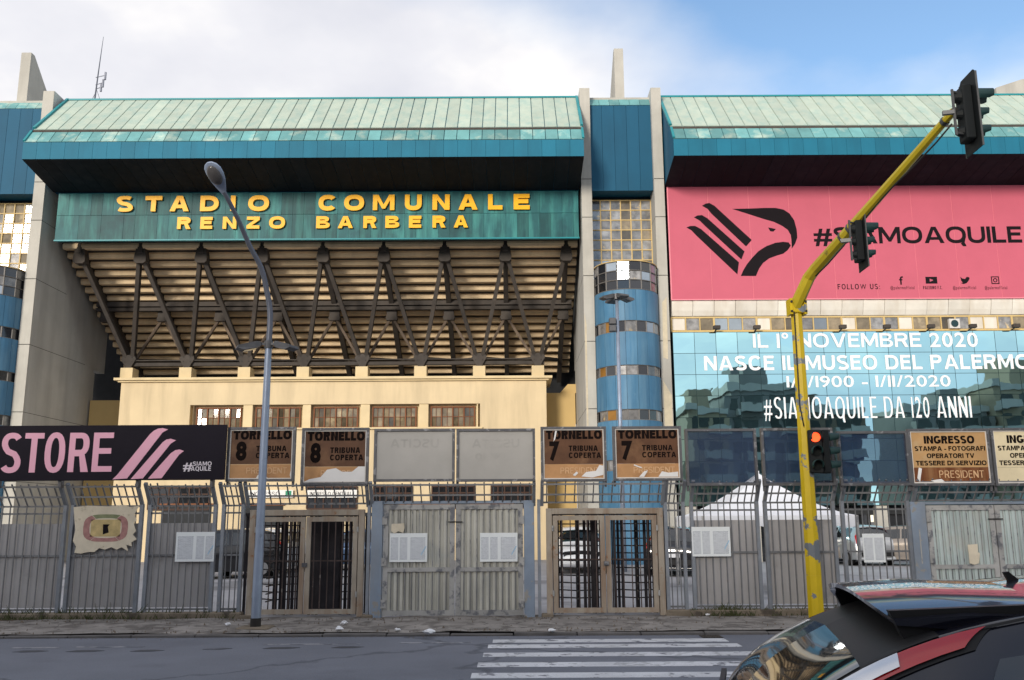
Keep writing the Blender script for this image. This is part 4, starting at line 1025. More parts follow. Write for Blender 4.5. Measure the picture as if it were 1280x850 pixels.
def btxt(s, st, box, fx0, fx1, fz0, fz1, m='faded_black', stem=.2, **k):
    i0, i1, j0, j1 = box; w, h = i1 - i0, j1 - j0
    text(st, i0 + fx0 * w, i0 + fx1 * w, j0 + fz0 * h, j0 + fz1 * h, YB2 - .0125, m, s, stem=stem, depth=.004, **k)
def tornello(x0, y0, x1, y1, num, label, torn):
    s, *bx = board_box(x0, y0, x1, y1, label, lower='board_orange', lowfrac=.30)
    btxt(s, 'TORNELLO', bx, .05, .97, .80, .98, stem=.30, space=.07)
    btxt(s, num, bx, .10, .27, .40, .74, stem=.30)
    btxt(s, 'TRIBUNA', bx, .42, .90, .56, .67, stem=.24); btxt(s, 'COPERTA', bx, .42, .95, .42, .53, stem=.24)
    btxt(s, 'PRESIDENT', bx, .28, .92, .11, .23, 'faded_orange', .12)
    i0, i1, j0, j1 = bx; w, h = i1 - i0, j1 - j0
    for pts in torn:
        MB().prism([(i0 + u * w, j0 + v * h) for u, v in pts], 'y', YB2 - .024, YB2 - .018).build('torn_film', 'peel_white', s)
    return s
tornello(284, 534, 369, 602, '8', 'brown TORNELLO 8 board behind the street lamp pole', [[(.43,0),(.47,.09),(.52,.04),(.60,.05),(.64,0)], [(.97,.08),(1,.3),(.99,.0)]])
tornello(377, 535, 461, 606, '8', 'brown TORNELLO 8 board with a white torn lower half', [[(.0,.0),(.10,.06),(.28,.10),(.38,.24),(.52,.27),(.62,.20),(.78,.20),(.88,.30),(1,.30),(1,0)]])
tornello(676, 533.5, 758, 602, '7', 'brown TORNELLO 7 board next to the blank grey boards', [[(.62,.05),(.80,.03),(.98,.08),(.99,.26),(.92,.28),(.86,.16),(.70,.14)], [(.48,.08),(.54,.15),(.57,.12),(.52,.06)], [(.17,.75),(.2,.97),(.23,.97),(.2,.8)]])
tornello(766, 533, 852, 601, '7', 'brown TORNELLO 7 board below the blue stair tower', [[(.36,.03),(.44,.03),(.50,.16),(.44,.14)], [(.28,.26),(.40,.20),(.41,.22),(.29,.28)], [(.66,.03),(.97,.03),(.97,.13),(.82,.11),(.72,.14)]])
for (x0, x1, lab, second) in ((467.5, 568.5, 'pale grey blank board with faint mirrored letters, left one', False), (570.5, 669, 'pale grey blank board with faint mirrored letters, right one', True)):
    s, *bx = board_box(x0, 536, x1, 602, lab, panel='board_grey', edge=False)
    btxt(s, 'USCITA', bx, .18, .82, .66, .84, 'board_faint', .2, mirror=True)
    if second:
        btxt(s, '10', bx, .22, .36, .40, .54, 'board_faint', .2, mirror=True)
        i0, i1, j0, j1 = bx; MB().prism([(i0 + u*(i1-i0), j0 + v*(j1-j0)) for u, v in ((.42,.54),(.58,.54),(.5,.40))], 'y', YB2 - .0165, YB2 - .0125).build('arrow', 'board_faint', s)
def clear_board(x0, y0, x1, y1, label):
    s, *bx = board_box(x0, y0, x1, y1, label, panel='plexi', edge=False, cat='sign frame', group='clear boards in front of the mirror wall')
clear_board(857, 536, 946, 607, 'clear plastic board right of the TORNELLO 7 boards')
clear_board(952, 535, 1042, 607, 'clear plastic board crossed by the yellow signal pole')
clear_board(1048, 539, 1136, 607, 'clear plastic board right of the lit red signal')
def ingresso(x0, y0, x1, y1, label, panel, lower, rust):
    s, *bx = board_box(x0, y0, x1, y1, label, panel=panel, lower=lower, lowfrac=.30)
    btxt(s, 'INGRESSO', bx, .18, .84, .76, .91, stem=.28, space=.08); btxt(s, 'STAMPA - FOTOGRAFI', bx, .05, .97, .62, .71, stem=.24, space=.10)
    btxt(s, 'OPERATORI TV', bx, .20, .82, .48, .57, stem=.24, space=.10); btxt(s, 'TESSERE DI SERVIZIO', bx, .05, .97, .34, .43, stem=.24, space=.10)
    if rust:
        btxt(s, 'PRESIDENT', bx, .34, .92, .10, .24, 'faded_orange', .12)
        i0, i1, j0, j1 = bx
        MB().prism([(i0 + u*(i1-i0), j0 + v*(j1-j0)) for u, v in ((.08,.02),(.12,.28),(.08,.30),(.05,.1))], 'y', YB2 - .024, YB2 - .018).build('torn_film', 'peel_white', s)
        MB().prism([(i0 + u*(i1-i0), j0 + v*(j1-j0)) for u, v in ((.22,.05),(.36,.08),(.40,.03),(.3,.0))], 'y', YB2 - .024, YB2 - .018).build('torn_film', 'peel_white', s)
ingresso(1136, 536, 1238, 607, 'rusty tan INGRESSO press entrance board', 'board_tan', 'board_rust', True)
ingresso(1240, 535, 1342, 607, 'cream INGRESSO board cut by the right edge of the photo', 'board_cream', 'board_cream', False)
# tall thin rod behind the boards
# ---- the STORE banner
Ys = 20.45
a, b, c, d = rect(-118, 532, 282, 600.5, Ys)
c = PZ(140, 600.5, Ys); d = PZ(140, 531.5, Ys)
store = empty('store_banner', ((a+b)/2, Ys, c)); tag(store, 'dark banner reading STORE in pink on top of the fence', 'banner')
MB().box(a, b, Ys, Ys + .06, c, d).build('panel', 'store_navy', store, bevel=.004)
for ch, x0, x1 in (('S', 1.5, 27), ('T', 30, 54), ('O', 56, 81.5), ('R', 86, 112), ('E', 116, 141)):
    t_, b_ = 541.5 - (x0 / 140) * .8, 591 - (x0 / 140) * 1.5
    text(ch, PX(x0, 565, Ys), PX(x1, 565, Ys), PZ(x0, b_, Ys), PZ(x0, t_, Ys), Ys - .001, 'store_pink', store, 'letter', stem=.155, depth=.004)
def zz1(pts): return [((lambda p: (p.x, p.z))(P(x * .3178, 510 + y * .3178, Ys))) for x, y in pts]
for pts in ([(442,281),(462,262),(590,103),(606,89),(622,81),(640,79),(662,84),(640,96),(500,277)],
            [(514,280),(640,135),(655,124),(672,121),(693,127),(672,140),(562,277)],
            [(582,278),(672,178),(690,166),(706,163),(724,169),(705,183),(636,276)]):
    poly(zz1(pts), Ys - .006, Ys - .001, 'logo_stripe', 'store_pink', store)
for st, x0, x1, t_, b_ in (('#', 229, 241, 577.5, 588), ('SIAMO', 241, 264.5, 577, 582.2), ('AQUILE', 239, 264, 583, 588.5)):
    text(st, PX(x0, 582, Ys), PX(x1, 582, Ys), PZ(x0, b_, Ys), PZ(x0, t_, Ys), Ys - .001, 'store_white', store, stem=.2, depth=.004)
for px in (2, 80, 176, 268):
    MB().box(fx(px) - .03, fx(px) + .03, Ys + .061, YB2 + .05, c - .15, c + .25).build('bracket', 'board_frame', store)

# ---- weeds on the plinth and litter
mat('weed', (0.065, 0.072, 0.030), 0.8, var=0.3, scale=8)
def weeds():
    b = MB()
    for _ in range(800):
        px = random.choice([random.uniform(-20, 300), random.gauss(130, 50), random.gauss(20, 30), random.uniform(860, 1050), random.gauss(910, 10)])
        x = fx(px); y = YF - .1 - abs(random.gauss(0, .05)); z = random.choice([.07, .07, .19]); 
        if z > .1: y = YF - .07
        h = abs(random.gauss(.05, .05)) + .02; a = random.uniform(0, 6.28); w = random.uniform(.006, .014); lx, ly = math.cos(a) * h * .7, math.sin(a) * h * .5
        b.quadset([(x - w, y, z), (x + w, y, z), (x + lx + w * .3, y + ly, z + h), (x + lx - w * .3, y + ly, z + h)], [(0, 1, 2, 3)])
    o = b.build('weeds', 'weed'); o['kind'] = 'stuff'; o['label'] = 'short weeds growing along the foot of the fence'; o['category'] = 'weeds'
weeds()
mat('litter_white', (0.75, 0.76, 0.78), 0.6, var=0.1)
def litter(px, py, s, label, flat=.5):
    Y = 2.03 / math.tan(math.atan((py - CY) / F_PX) - PITCH); p = P(px, py, Y)
    bm = bmesh.new(); bmesh.ops.create_icosphere(bm, subdivisions=2, radius=s)
    for v in bm.verts: v.co = Vector((v.co.x * random.uniform(.6, 1.35), v.co.y * random.uniform(.6, 1.3), v.co.z * flat * random.uniform(.5, 1.4)))
    me = bpy.data.meshes.new('litter'); bm.to_mesh(me); bm.free(); me.materials.append(MATS['litter_white'])
    me.transform(Matrix.Scale(U, 4)); o = place('crumpled_paper', me, None, (p.x, Y, .085 + s * flat * .5)); tag(o, label, 'litter', 'scraps of litter on the pavement')
for px, py, s, lab in ((430, 779, .07, 'white paper scrap on the pavement under the turnstile 8 gate'), (424, 787, .08, 'larger white crumpled scrap near the kerb below the rusty gate'), (497, 788, .06, 'white scrap by the kerb left of the crossing'),
                       (536, 791.5, .10, 'crumpled white plastic at the kerb just left of the crossing'), (285, 780, .06, 'small pale scrap left of the street lamp foot'), (885, 771, .05, 'tiny white scrap at the fence foot below the gazebo'),
                       (690, 790, .06, 'pale scrap at the kerb above the crossing')):
    litter(px, py, s, lab)
# ------------------------------------------------------------------ street lamp
mat('lamp_grey', (0.28, 0.33, 0.42), 0.45, 0.4, var=0.12, scale=3, patch=(0.16, 0.18, 0.22), pth=0.62, pscale=4, psoft=0.1)
mat('lamp_arm', (0.11, 0.12, 0.15), 0.45, 0.4, var=0.15, scale=3)
mat('lamp_shell', (0.30, 0.36, 0.47), 0.4, 0.3, var=0.08)
mat('lamp_bowl', (0.09, 0.085, 0.085), 0.15, var=0.2, scale=8)
mat('flood_grey', (0.10, 0.10, 0.105), 0.5, 0.3, var=0.2, scale=6)
def spline(pts, n=6):
    pts = [Vector(p) for p in pts]; o = []
    for i in range(len(pts) - 1):
        p0, p1, p2, p3 = pts[max(i-1, 0)], pts[i], pts[i+1], pts[min(i+2, len(pts)-1)]
        for k in range(n):
            t = k / n; o.append(0.5 * ((2*p1) + (p2-p0)*t + (2*p0-5*p1+4*p2-p3)*t*t + (3*p1-p0-3*p2+p3)*t**3))
    return o + [pts[-1]]
XL = PX(327, 620, 19.0)
lamp = empty('street_lamp', (XL, 19.0, 0)); tag(lamp, 'tall grey street lamp with curved arm standing on the pavement', 'street lamp')
zt = PZ(336, 427, 19.0)
o = MB().tube([(XL, 19, 0.05), (XL, 19, 1.6), (XL, 19, 1.62), (XL, 19, zt)], [.098, .092, .088, .068], 16).build('pole', 'lamp_grey', lamp); edges_smooth(o.data)
MB().box(XL - .32, XL + .32, 18.72, 19.28, .02, .10).build('footing', 'plinth', lamp, bevel=.02)
MB().cyl((XL, 19, .1), (0, 0, 1), .106, .16, 16).build('collar', 'bolt_dark', lamp)
arm = spline([(XL, 19, zt - .1), (XL, 19, PZ(337, 392, 19)), P(333.5, 363.5, 18.93), P(326.5, 335, 18.8), P(312, 307, 18.55), P(296.5, 272, 18.2), P(280, 240, 17.85)], 6)
o = MB().tube(arm, [.062 - .018 * i / (len(arm)-1) for i in range(len(arm))], 14).build('arm', 'lamp_arm', lamp); edges_smooth(o.data)
def lamp_head(a, b, parent, wid=.19, hgt=.10):
    a = Vector(a); b = Vector(b); d = (b - a); ln = d.length; d.normalize(); s = d.cross(Vector((0, 0, 1))).normalized(); u = s.cross(d).normalized()
    prof = [(0, .25), (.08, .34), (.25, .62), (.45, .88), (.65, 1.0), (.82, .95), (.93, .72), (1.0, .35)]
    vs = []; n = 18
    for t, r in prof:
        for k in range(n):
            an = 2 * math.pi * k / n; y = math.cos(an) * wid * r; z = math.sin(an) * hgt * r; z = z if z > 0 else z * .45
            vs.append(a + d * (t * ln) + s * y + u * z)
    fs = [(i*n+k, i*n+(k+1)%n, (i+1)*n+(k+1)%n, (i+1)*n+k) for i in range(len(prof)-1) for k in range(n)] + [tuple(range(n)), tuple((len(prof)-1)*n+k for k in range(n))]
    h = MB().quadset(vs, fs).build('lamp_head', 'lamp_shell', parent); edges_smooth(h.data, 50)
    vs = []; fs = []; m = 5
    for j in range(m + 1):
        ph = j / m * math.pi / 2
        for k in range(n):
            an = 2 * math.pi * k / n
            vs.append(a + d * (ln * .63 + math.cos(an) * ln * .30 * math.cos(ph)) + s * (math.sin(an) * wid * .78 * math.cos(ph)) - u * (hgt * .36 + math.sin(ph) * .085))
    fs = [(i*n+k, i*n+(k+1)%n, (i+1)*n+(k+1)%n, (i+1)*n+k) for i in range(m) for k in range(n)]
    o = MB().quadset(vs, fs).build('lamp_bowl', 'lamp_bowl', h, True)
    return h
lamp_head(P(280.5, 243, 17.88), P(262, 203, 17.30), lamp)
def floodlight(c, yaw, parent, s=1.0):
    c = Vector(c); m = Matrix.Translation(c) @ Matrix.Rotation(yaw, 4, 'Z') @ Matrix.Rotation(R(14), 4, 'Y')
    pr = [(0, -.05), (.10, -.09), (.42, -.10), (.55, -.02), (.52, .03), (.10, .06), (0, .04)]
    vs = []
    for t in (-1, 1):
        for x, z in pr: vs.append(m @ (Vector((x, t * (.07 + .1 * min(x / .3, 1)), z)) * s))
    k = len(pr)
    f = MB().quadset(vs, [tuple(range(k)), tuple(range(2*k-1, k-1, -1))] + [(i, i+k, (i+1) % k + k, (i+1) % k) for i in range(k)]).build('floodlight', 'flood_grey', parent)
    vs = [m @ (Vector(q) * s) for q in ((.12, -.12, -.103), (.41, -.15, -.112), (.41, .15, -.112), (.12, .12, -.103))]
    MB().quadset(vs, [(0, 1, 2, 3)]).build('flood_glass', 'lamp_bowl', f)
    return f
zf = PZ(336, 431, 19.0)
for sgn in (-1, 1):
    floodlight((XL + sgn * .16, 18.95, zf + .02), R(-25 if sgn > 0 else 205), lamp, .92)
    MB().bar((XL, 18.97, zf), (XL + sgn * .22, 18.94, zf + .02), .05).build('flood_bracket', 'flood_grey', lamp)
MB().cyl((XL, 19, zf - .08), (0, 0, 1), .09, .16, 14).build('clamp', 'flood_grey', lamp)

# floodlight mast inside the car park
Xm = PX(774, 480, 40); zm = PZ(770, 372, 40)
mast = empty('floodlight_mast', (Xm, 40, 0)); tag(mast, 'thin grey floodlight mast in front of the blue stair tower', 'light mast')
MB().tube([(Xm, 40, 0), (Xm, 40, zm)], [.11, .07], 12).build('pole', 'lamp_grey', mast, True)
MB().cyl((Xm, 40, zm - .1), (0, 0, 1), .2, .25, 12).build('hub', 'flood_grey', mast)
for k in range(4):
    floodlight((Xm + .12 * math.cos(R(20 + 90*k)), 40 + .12 * math.sin(R(20 + 90*k)), zm + .1), R(20 + 90 * k - (0)), mast, 1.25)
for z in (PZ(770, 402, 40), PZ(770, 411, 40)):
    o = MB().box(Xm - .38, Xm - .08, 39.8, 40.1, z - .14, z + .14).build('loudspeaker', 'flood_grey', mast, bevel=.02)
# rooftop aerial
aer = empty('aerial', P(122, 124, 52)); tag(aer, 'thin radio aerial standing on the stadium roof', 'aerial')
xa_ = PX(123, 90, 52); z0_ = PZ(118, 126, 52) - .6; z1_ = PZ(126, 46, 52)
MB().tube([(xa_ - .1, 52, z0_), (xa_, 52, (z0_ + z1_) / 2), (xa_ + .12, 52, z1_)], [.05, .035, .012], 6).build('rod', 'lamp_arm', aer)
for z, w in ((.36, .35), (.46, .45), (.30, .25)):
    zz_ = z0_ + (z1_ - z0_) * z; MB().bar((xa_ - w * .3, 52, zz_ - .1), (xa_ + w, 52, zz_ + .05), .035).build('crossbar', 'lamp_arm', aer)
    MB().box(xa_ + w - .05, xa_ + w + .04, 51.95, 52.05, zz_ - .25, zz_ + .25).build('dipole', 'lamp_arm', aer)
for dx in (-.5, .5): MB().bar((xa_, 52, z0_ + 1.3), (xa_ + dx, 52, z0_), .03).build('stay', 'lamp_arm', aer)

# ------------------------------------------------------------------ traffic signal
mat('signal_yellow', (0.56, 0.40, 0.012), 0.42, var=0.10, scale=3, patch=(0.17, 0.19, 0.21), pth=0.60, pscale=2.6, psoft=0.02, streak=(0.36, 0.25, 0.02), samt=0.3)
mat('signal_yellow_worn', (0.56, 0.40, 0.012), 0.45, var=0.10, scale=3, patch=(0.15, 0.165, 0.185), pth=0.50, pscale=2.4, psoft=0.02)
mat('arm_yellow', (0.40, 0.31, 0.018), 0.42, var=0.12, scale=2, patch=(0.16, 0.13, 0.03), pth=0.62, pscale=4, psoft=0.08)
mat('signal_black', (0.006, 0.008, 0.009), 0.6, var=0.15, scale=6)
mat('signal_green', (0.014, 0.040, 0.040), 0.5, var=0.15, scale=5)
mat('lens_off', (0.012, 0.014, 0.014), 0.15, var=0.0)
mat('lens_red', (0.6, 0.03, 0.01), 0.3, var=0.0, emis=(1.0, 0.06, 0.015), estr=2.2)
mat('signal_metal', (0.10, 0.10, 0.10), 0.45, 0.6, var=0.2)
YS = 20.28
XS = PX(1008, 580, YS); zsp = PZ(992, 386, YS)
sig = empty('traffic_signal', (XS, YS, 0)); tag(sig, 'chipped yellow traffic signal pole with an arm over the road, red lamp lit', 'traffic light')
MB().tube([(XS, YS, 0), (XS, YS, .95)], [.170, .165], 8).build('pole', 'signal_yellow', sig)
MB().tube([(XS, YS, .951), (XS, YS, 2.35)], [.165, .155], 8).build('pole', 'signal_yellow_worn', sig)
MB().tube([(XS, YS, 2.351), (XS, YS, zsp)], [.155, .123], 8).build('pole', 'signal_yellow', sig)
a1 = Vector((XS - .02, YS - .05, zsp + .04)); a2 = P(1014, 342, 19.8); a3 = P(1192, 139, 15.0)
MB().tube([a1, a1.lerp(a2, .85) + Vector((0,0,.02)), a2 + (a3 - a2) * .04, a3], [.142, .134, .127, .070], 8).build('arm', 'arm_yellow', sig)
MB().tube([a3, a3 + (a3 - a2).normalized() * .06], .05, 8).build('arm_cap', 'bolt_dark', sig)
cl = MB().box(XS - .16, XS + .16, YS - .16, YS + .16, zsp - .12, zsp + .08).build('clamp', 'signal_yellow', sig, bevel=.015)
for sx in (-1, 1):
    MB().box(XS + sx * .16 - .03, XS + sx * .16 + .03, YS - .20, YS + .1, zsp - .16, zsp + .20).build('clamp_flange', 'signal_yellow', cl)
    for z in (-.1, .12): MB().cyl((XS + sx * .16, YS - .20, zsp + z), (0, -1, 0), .028, .03, 6).build('bolt', 'bolt_dark', cl)
def signal_head(c, yaw, scale=1.0, board=True, lit=None, big=True):
    """lenses face local +X; the housing hangs behind the backing board"""
    h = bpy.data.objects.new('signal_head', MB().box(-.16, 0, -.15, .15, -.48, .48).mesh('signal_head', 'signal_black', bevel=.02)); col.objects.link(h)
    h.parent = sig; h.matrix_parent_inverse = root_inv(sig); setloc(h, c); h.rotation_euler = (0, 0, yaw); h.scale = (scale,) * 3
    def sub(mb, name, m, sm=False): return place(name, mb.mesh(name, m, sm), h, local=True)
    if board:
        sub(MB().prism([(-.30, -.66), (.30, -.66), (.30, .62), (.22, .70), (-.22, .70), (-.30, .62)], 'x', .001, .022), 'backing_board', 'signal_black')
        sub(frame_box_yz(-.305, .305, -.665, .64), 'board_rim', 'signal_metal')
    for k, z in enumerate((.31, 0, -.31)):
        r = .145 if (k == 0 and big) else .115
        sub(MB().cyl((.023, 0, z), (1, 0, 0), r * .92, .012, 18), 'lens', 'lens_red' if lit == k else 'lens_off')
        ln = .40 if (k == 0 and big) else .30
        vs = []; n = 16; vv = []
        for (x, rr) in ((.023, r * 1.02), (ln, r * .98), (ln, r * .93), (.03, r * .96)):
            for i in range(n + 1):
                a = R(-30 + 240 * i / n); xx = x if x < .1 else x - (.12 if i in (0, n) else .05 * abs(i - n/2) / (n/2))
                vv.append((xx, rr * math.cos(a), z + rr * math.sin(a)))
        m_ = n + 1
        sub(MB().quadset(vv, [(j*m_+i, j*m_+i+1, (j+1)*m_+i+1, (j+1)*m_+i) for j in range(3) for i in range(n)]), 'hood', 'signal_green', True)
        sub(MB().cyl((-.161, 0, z), (-1, 0, 0), r * .85, .09, 14, r * .55), 'lamp_housing', 'signal_black')
    return h
def frame_box_yz(y0, y1, z0, z1, w=.018):
    b = MB()
    b.box(-.002, .026, y0, y0 + w, z0, z1).box(-.002, .026, y1 - w, y1, z0, z1); return b
# head at the arm's tip, head halfway along the arm, pair on the pole
ct = P(1213, 143, 14.95); t_ = signal_head(ct, R(-2), 1.04)
cmid = P(1077, 302, 17.9); signal_head(cmid, R(-1), .88)
for c_, off in ((ct, -.33), (cmid, -.26)):
    MB().bar((c_.x + off, c_.y - .1, c_.z - .42), (c_.x + off, c_.y - .1, c_.z + .42), .035).build('hanger', 'signal_metal', sig)
    for z in (-.38, .38): MB().bar((c_.x + off, c_.y - .1, c_.z + z), (c_.x - .1, c_.y - .02, c_.z + z), .03).build('hanger_arm', 'signal_metal', sig)
    MB().bar((c_.x + off, c_.y - .1, c_.z), (c_.x + off - .18, c_.y - .05, c_.z + .0), .07).build('hanger_clamp', 'signal_metal', sig)
cl_ = P(1020, 564, 20.02)
signal_head((cl_.x, 20.02, cl_.z), R(-90 - 8), .97, False, 0, False)
signal_head((cl_.x + .29, 20.16, cl_.z), R(8), .97, False, None, False)
for z in (-.3, .3): MB().bar((XS, YS, cl_.z + z), (cl_.x + .1, 20.16, cl_.z + z), .05).build('signal_bracket', 'signal_metal', sig)

# ------------------------------------------------------------------ gazebo inside the fence
mat('tent_white', (0.80, 0.81, 0.84), 0.6, var=0.04, scale=1.5)
ga = P(947, 591, 29.5); ze = PZ(947, 645, 29.5); zv = ze - .38
tent = empty('gazebo_tent', (ga.x, 29.5, 0)); tag(tent, 'white peaked gazebo tent behind the fence left of the signal pole', 'tent')
hw = 2.25
cs = [(ga.x - hw, 27.3), (ga.x + hw, 27.3), (ga.x + hw, 31.7), (ga.x - hw, 31.7)]
apex = Vector((ga.x, 29.5, ga.z))
for i in range(4):
    (xa, ya), (xb, yb) = cs[i], cs[(i + 1) % 4]
    A = Vector((xa, ya, ze)); B = Vector((xb, yb, ze)); vs = []; n = 8
    for j in range(n + 1):
        t = j / n; sag = (1 - t) ** 1.55 if True else 0
        for k in range(2):
            base = A if k == 0 else B
            p = base.lerp(apex, t); p.z = ze + (apex.z - ze) * (t ** 1.45); vs.append(p)
    MB().quadset(vs, [(2*j, 2*j+1, 2*j+3, 2*j+2) for j in range(n)]).build('roof_panel', 'tent_white', tent, True)
    vs = []; n = 24
    for j in range(n + 1):
        p = A.lerp(B, j / n); vs += [p, p - Vector((0, 0, .30 + .06 * abs(math.sin(j * math.pi / 3))))]
    MB().quadset(vs, [(2*j, 2*j+2, 2*j+3, 2*j+1) for j in range(n)]).build('valance', 'tent_white', tent)
for x, y in cs: MB().cyl((x, y, .02), (0, 0, 1), .035, ze - .02, 8).build('leg', 'gate_grey', tent)
MB().cyl(apex - Vector((0, 0, .12)), (0, 0, 1), .05, .18, 8).build('finial', 'tent_white', tent)

# wall signs by the ground-floor entrances
for st, x0, x1, lab in (('INGRESSO', 309, 366, 'white INGRESSO wall sign seen behind the street lamp'), ('INGRESSO CENTRALE', 384, 446, 'white INGRESSO CENTRALE wall sign above the turnstile 8 gate')):
    a, b, c, d = rect(x0, 612.5, x1, 622, 52.8)
    o = MB().box(a, b, 52.80, 52.86, c, d).build('wall_sign', 'white_paint'); tag(o, lab, 'sign')
    text(st, a + .15, a + (b - a) * (.72 if st == 'INGRESSO' else .95), c + .1, d - .1, 52.799, 'print_black', o, stem=.13)
    if st == 'INGRESSO':
        MB().box(b - .42, b - .08, 52.79, 52.798, c + .05, d - .05).build('green_mark', MATS.get('exit_green') or mat('exit_green', (0.03, 0.25, 0.14), 0.5, var=0), o)

# straps and the cable along the signal arm
cab = [a2 + (a3 - a2) * t + Vector((.02, -.06, -.12 - .05 * math.sin(t * 9))) for t in (0.02, .12, .25, .38, .5, .62, .75, .88, .97)]
MB().tube(cab, .016, 6).build('cable', 'bolt_dark', sig, True)
for t in (.27, .33, .95):
    p = a2 + (a3 - a2) * t; q = (a3 - a2).normalized(); MB().tube([p - q * .035, p + q * .035], .127 - .057 * t + .012, 8).build('strap', 'signal_metal', sig)
MB().tube([(XS - .1, YS - .17, zsp - .1), (XS - .12, YS - .18, 4.6), (XS - .06, YS - .19, cl_.z + .55)], .014, 6).build('cable', 'bolt_dark', sig, True)
# ------------------------------------------------------------------ cars
mat('car_glass', (0.015, 0.018, 0.020), 0.03, var=0.0, spec=0.8, coat=0.6)
mat('tail_red', (0.42, 0.002, 0.006), 0.10, var=0.0, coat=1.0, spec=0.5)
mat('tail_clear', (0.62, 0.63, 0.66), 0.10, 0.75, var=0.0, coat=1.0)
mat('trim_black', (0.015, 0.015, 0.016), 0.5, var=0.1)
mat('tyre', (0.018, 0.018, 0.018), 0.8, var=0.1)
mat('rim', (0.35, 0.35, 0.36), 0.35, 0.8, var=0.05)
mat('plate_white', (0.72, 0.73, 0.75), 0.5, var=0.0)
mat('plate_blue', (0.02, 0.06, 0.35), 0.5, var=0.0)
def paint(name, c, metal=0.3): return mat(name, c, 0.30, metal, var=0.0, coat=1.0)
paint('paint_navy', (0.010, 0.011, 0.020), 0.4); paint('paint_white', (0.72, 0.73, 0.74), 0.0); paint('paint_silver', (0.44, 0.45, 0.46), 0.6)
paint('paint_black', (0.012, 0.012, 0.014), 0.2); paint('paint_beige', (0.30, 0.26, 0.22), 0.5); paint('paint_blue', (0.07, 0.12, 0.22), 0.4)
LAYOUT_SCALE = U; U = 1.0                    # cars are modelled in metres; the saved value is the uniform shrink factor
# rows along the car: x, underside, belt, top, half width, half width of the top
HATCH = [(-2.00,.34,.46,.56,.66,.58),(-2.04,.26,.55,.68,.78,.70),(-2.00,.22,.74,.90,.83,.73),(-1.93,.22,.88,1.02,.845,.69),(-1.76,.22,.95,1.24,.85,.60),(-1.56,.22,.965,1.42,.855,.545),(-1.28,.22,.96,1.475,.855,.535),
         (-.6,.22,.93,1.505,.855,.545),(.0,.22,.91,1.49,.855,.545),(.38,.22,.90,1.42,.85,.54),(1.08,.22,.89,.985,.84,.70),(1.5,.22,.83,.885,.82,.68),(1.84,.24,.70,.76,.76,.62),(2.0,.34,.50,.58,.66,.52)]
COUPE = HATCH[:2] + [(-2.06,.22,.74,.88,.83,.74),(-2.02,.22,.86,1.00,.845,.70),(-1.88,.22,.93,1.185,.85,.645),(-1.60,.22,.965,1.345,.855,.60),(-1.22,.22,.965,1.445,.855,.565)] + HATCH[7:]
SUV = [(x*1.08, a+.06, b+.10, c+.14, w+.03, t+.05) for x, a, b, c, w, t in HATCH]
SEDAN = [(-2.15,.34,.46,.56,.66,.58),(-2.2,.26,.60,.72,.78,.70),(-2.17,.22,.80,.96,.83,.73),(-1.9,.22,.88,1.00,.845,.70),(-1.55,.22,.90,1.03,.85,.68),(-1.05,.22,.92,1.36,.855,.54),(-.75,.22,.92,1.42,.855,.535),
         (-.4,.22,.91,1.45,.855,.54),(.0,.22,.90,1.44,.855,.54),(.42,.22,.89,1.38,.85,.53),(1.12,.22,.88,.97,.84,.70),(1.6,.22,.83,.88,.82,.68),(2.0,.24,.70,.76,.76,.62),(2.16,.34,.50,.58,.66,.52)]
def cr(p, t):
    n = len(p); i = max(0, min(int(t), n - 2)); u = t - i
    p0, p1, p2, p3 = p[max(i-1, 0)], p[i], p[i+1], p[min(i+2, n-1)]
    return [0.5*((2*b) + (c-a)*u + (2*a-5*b+4*c-d)*u*u + (3*b-a-3*c+d)*u**3) for a, b, c, d in zip(p0, p1, p2, p3)]
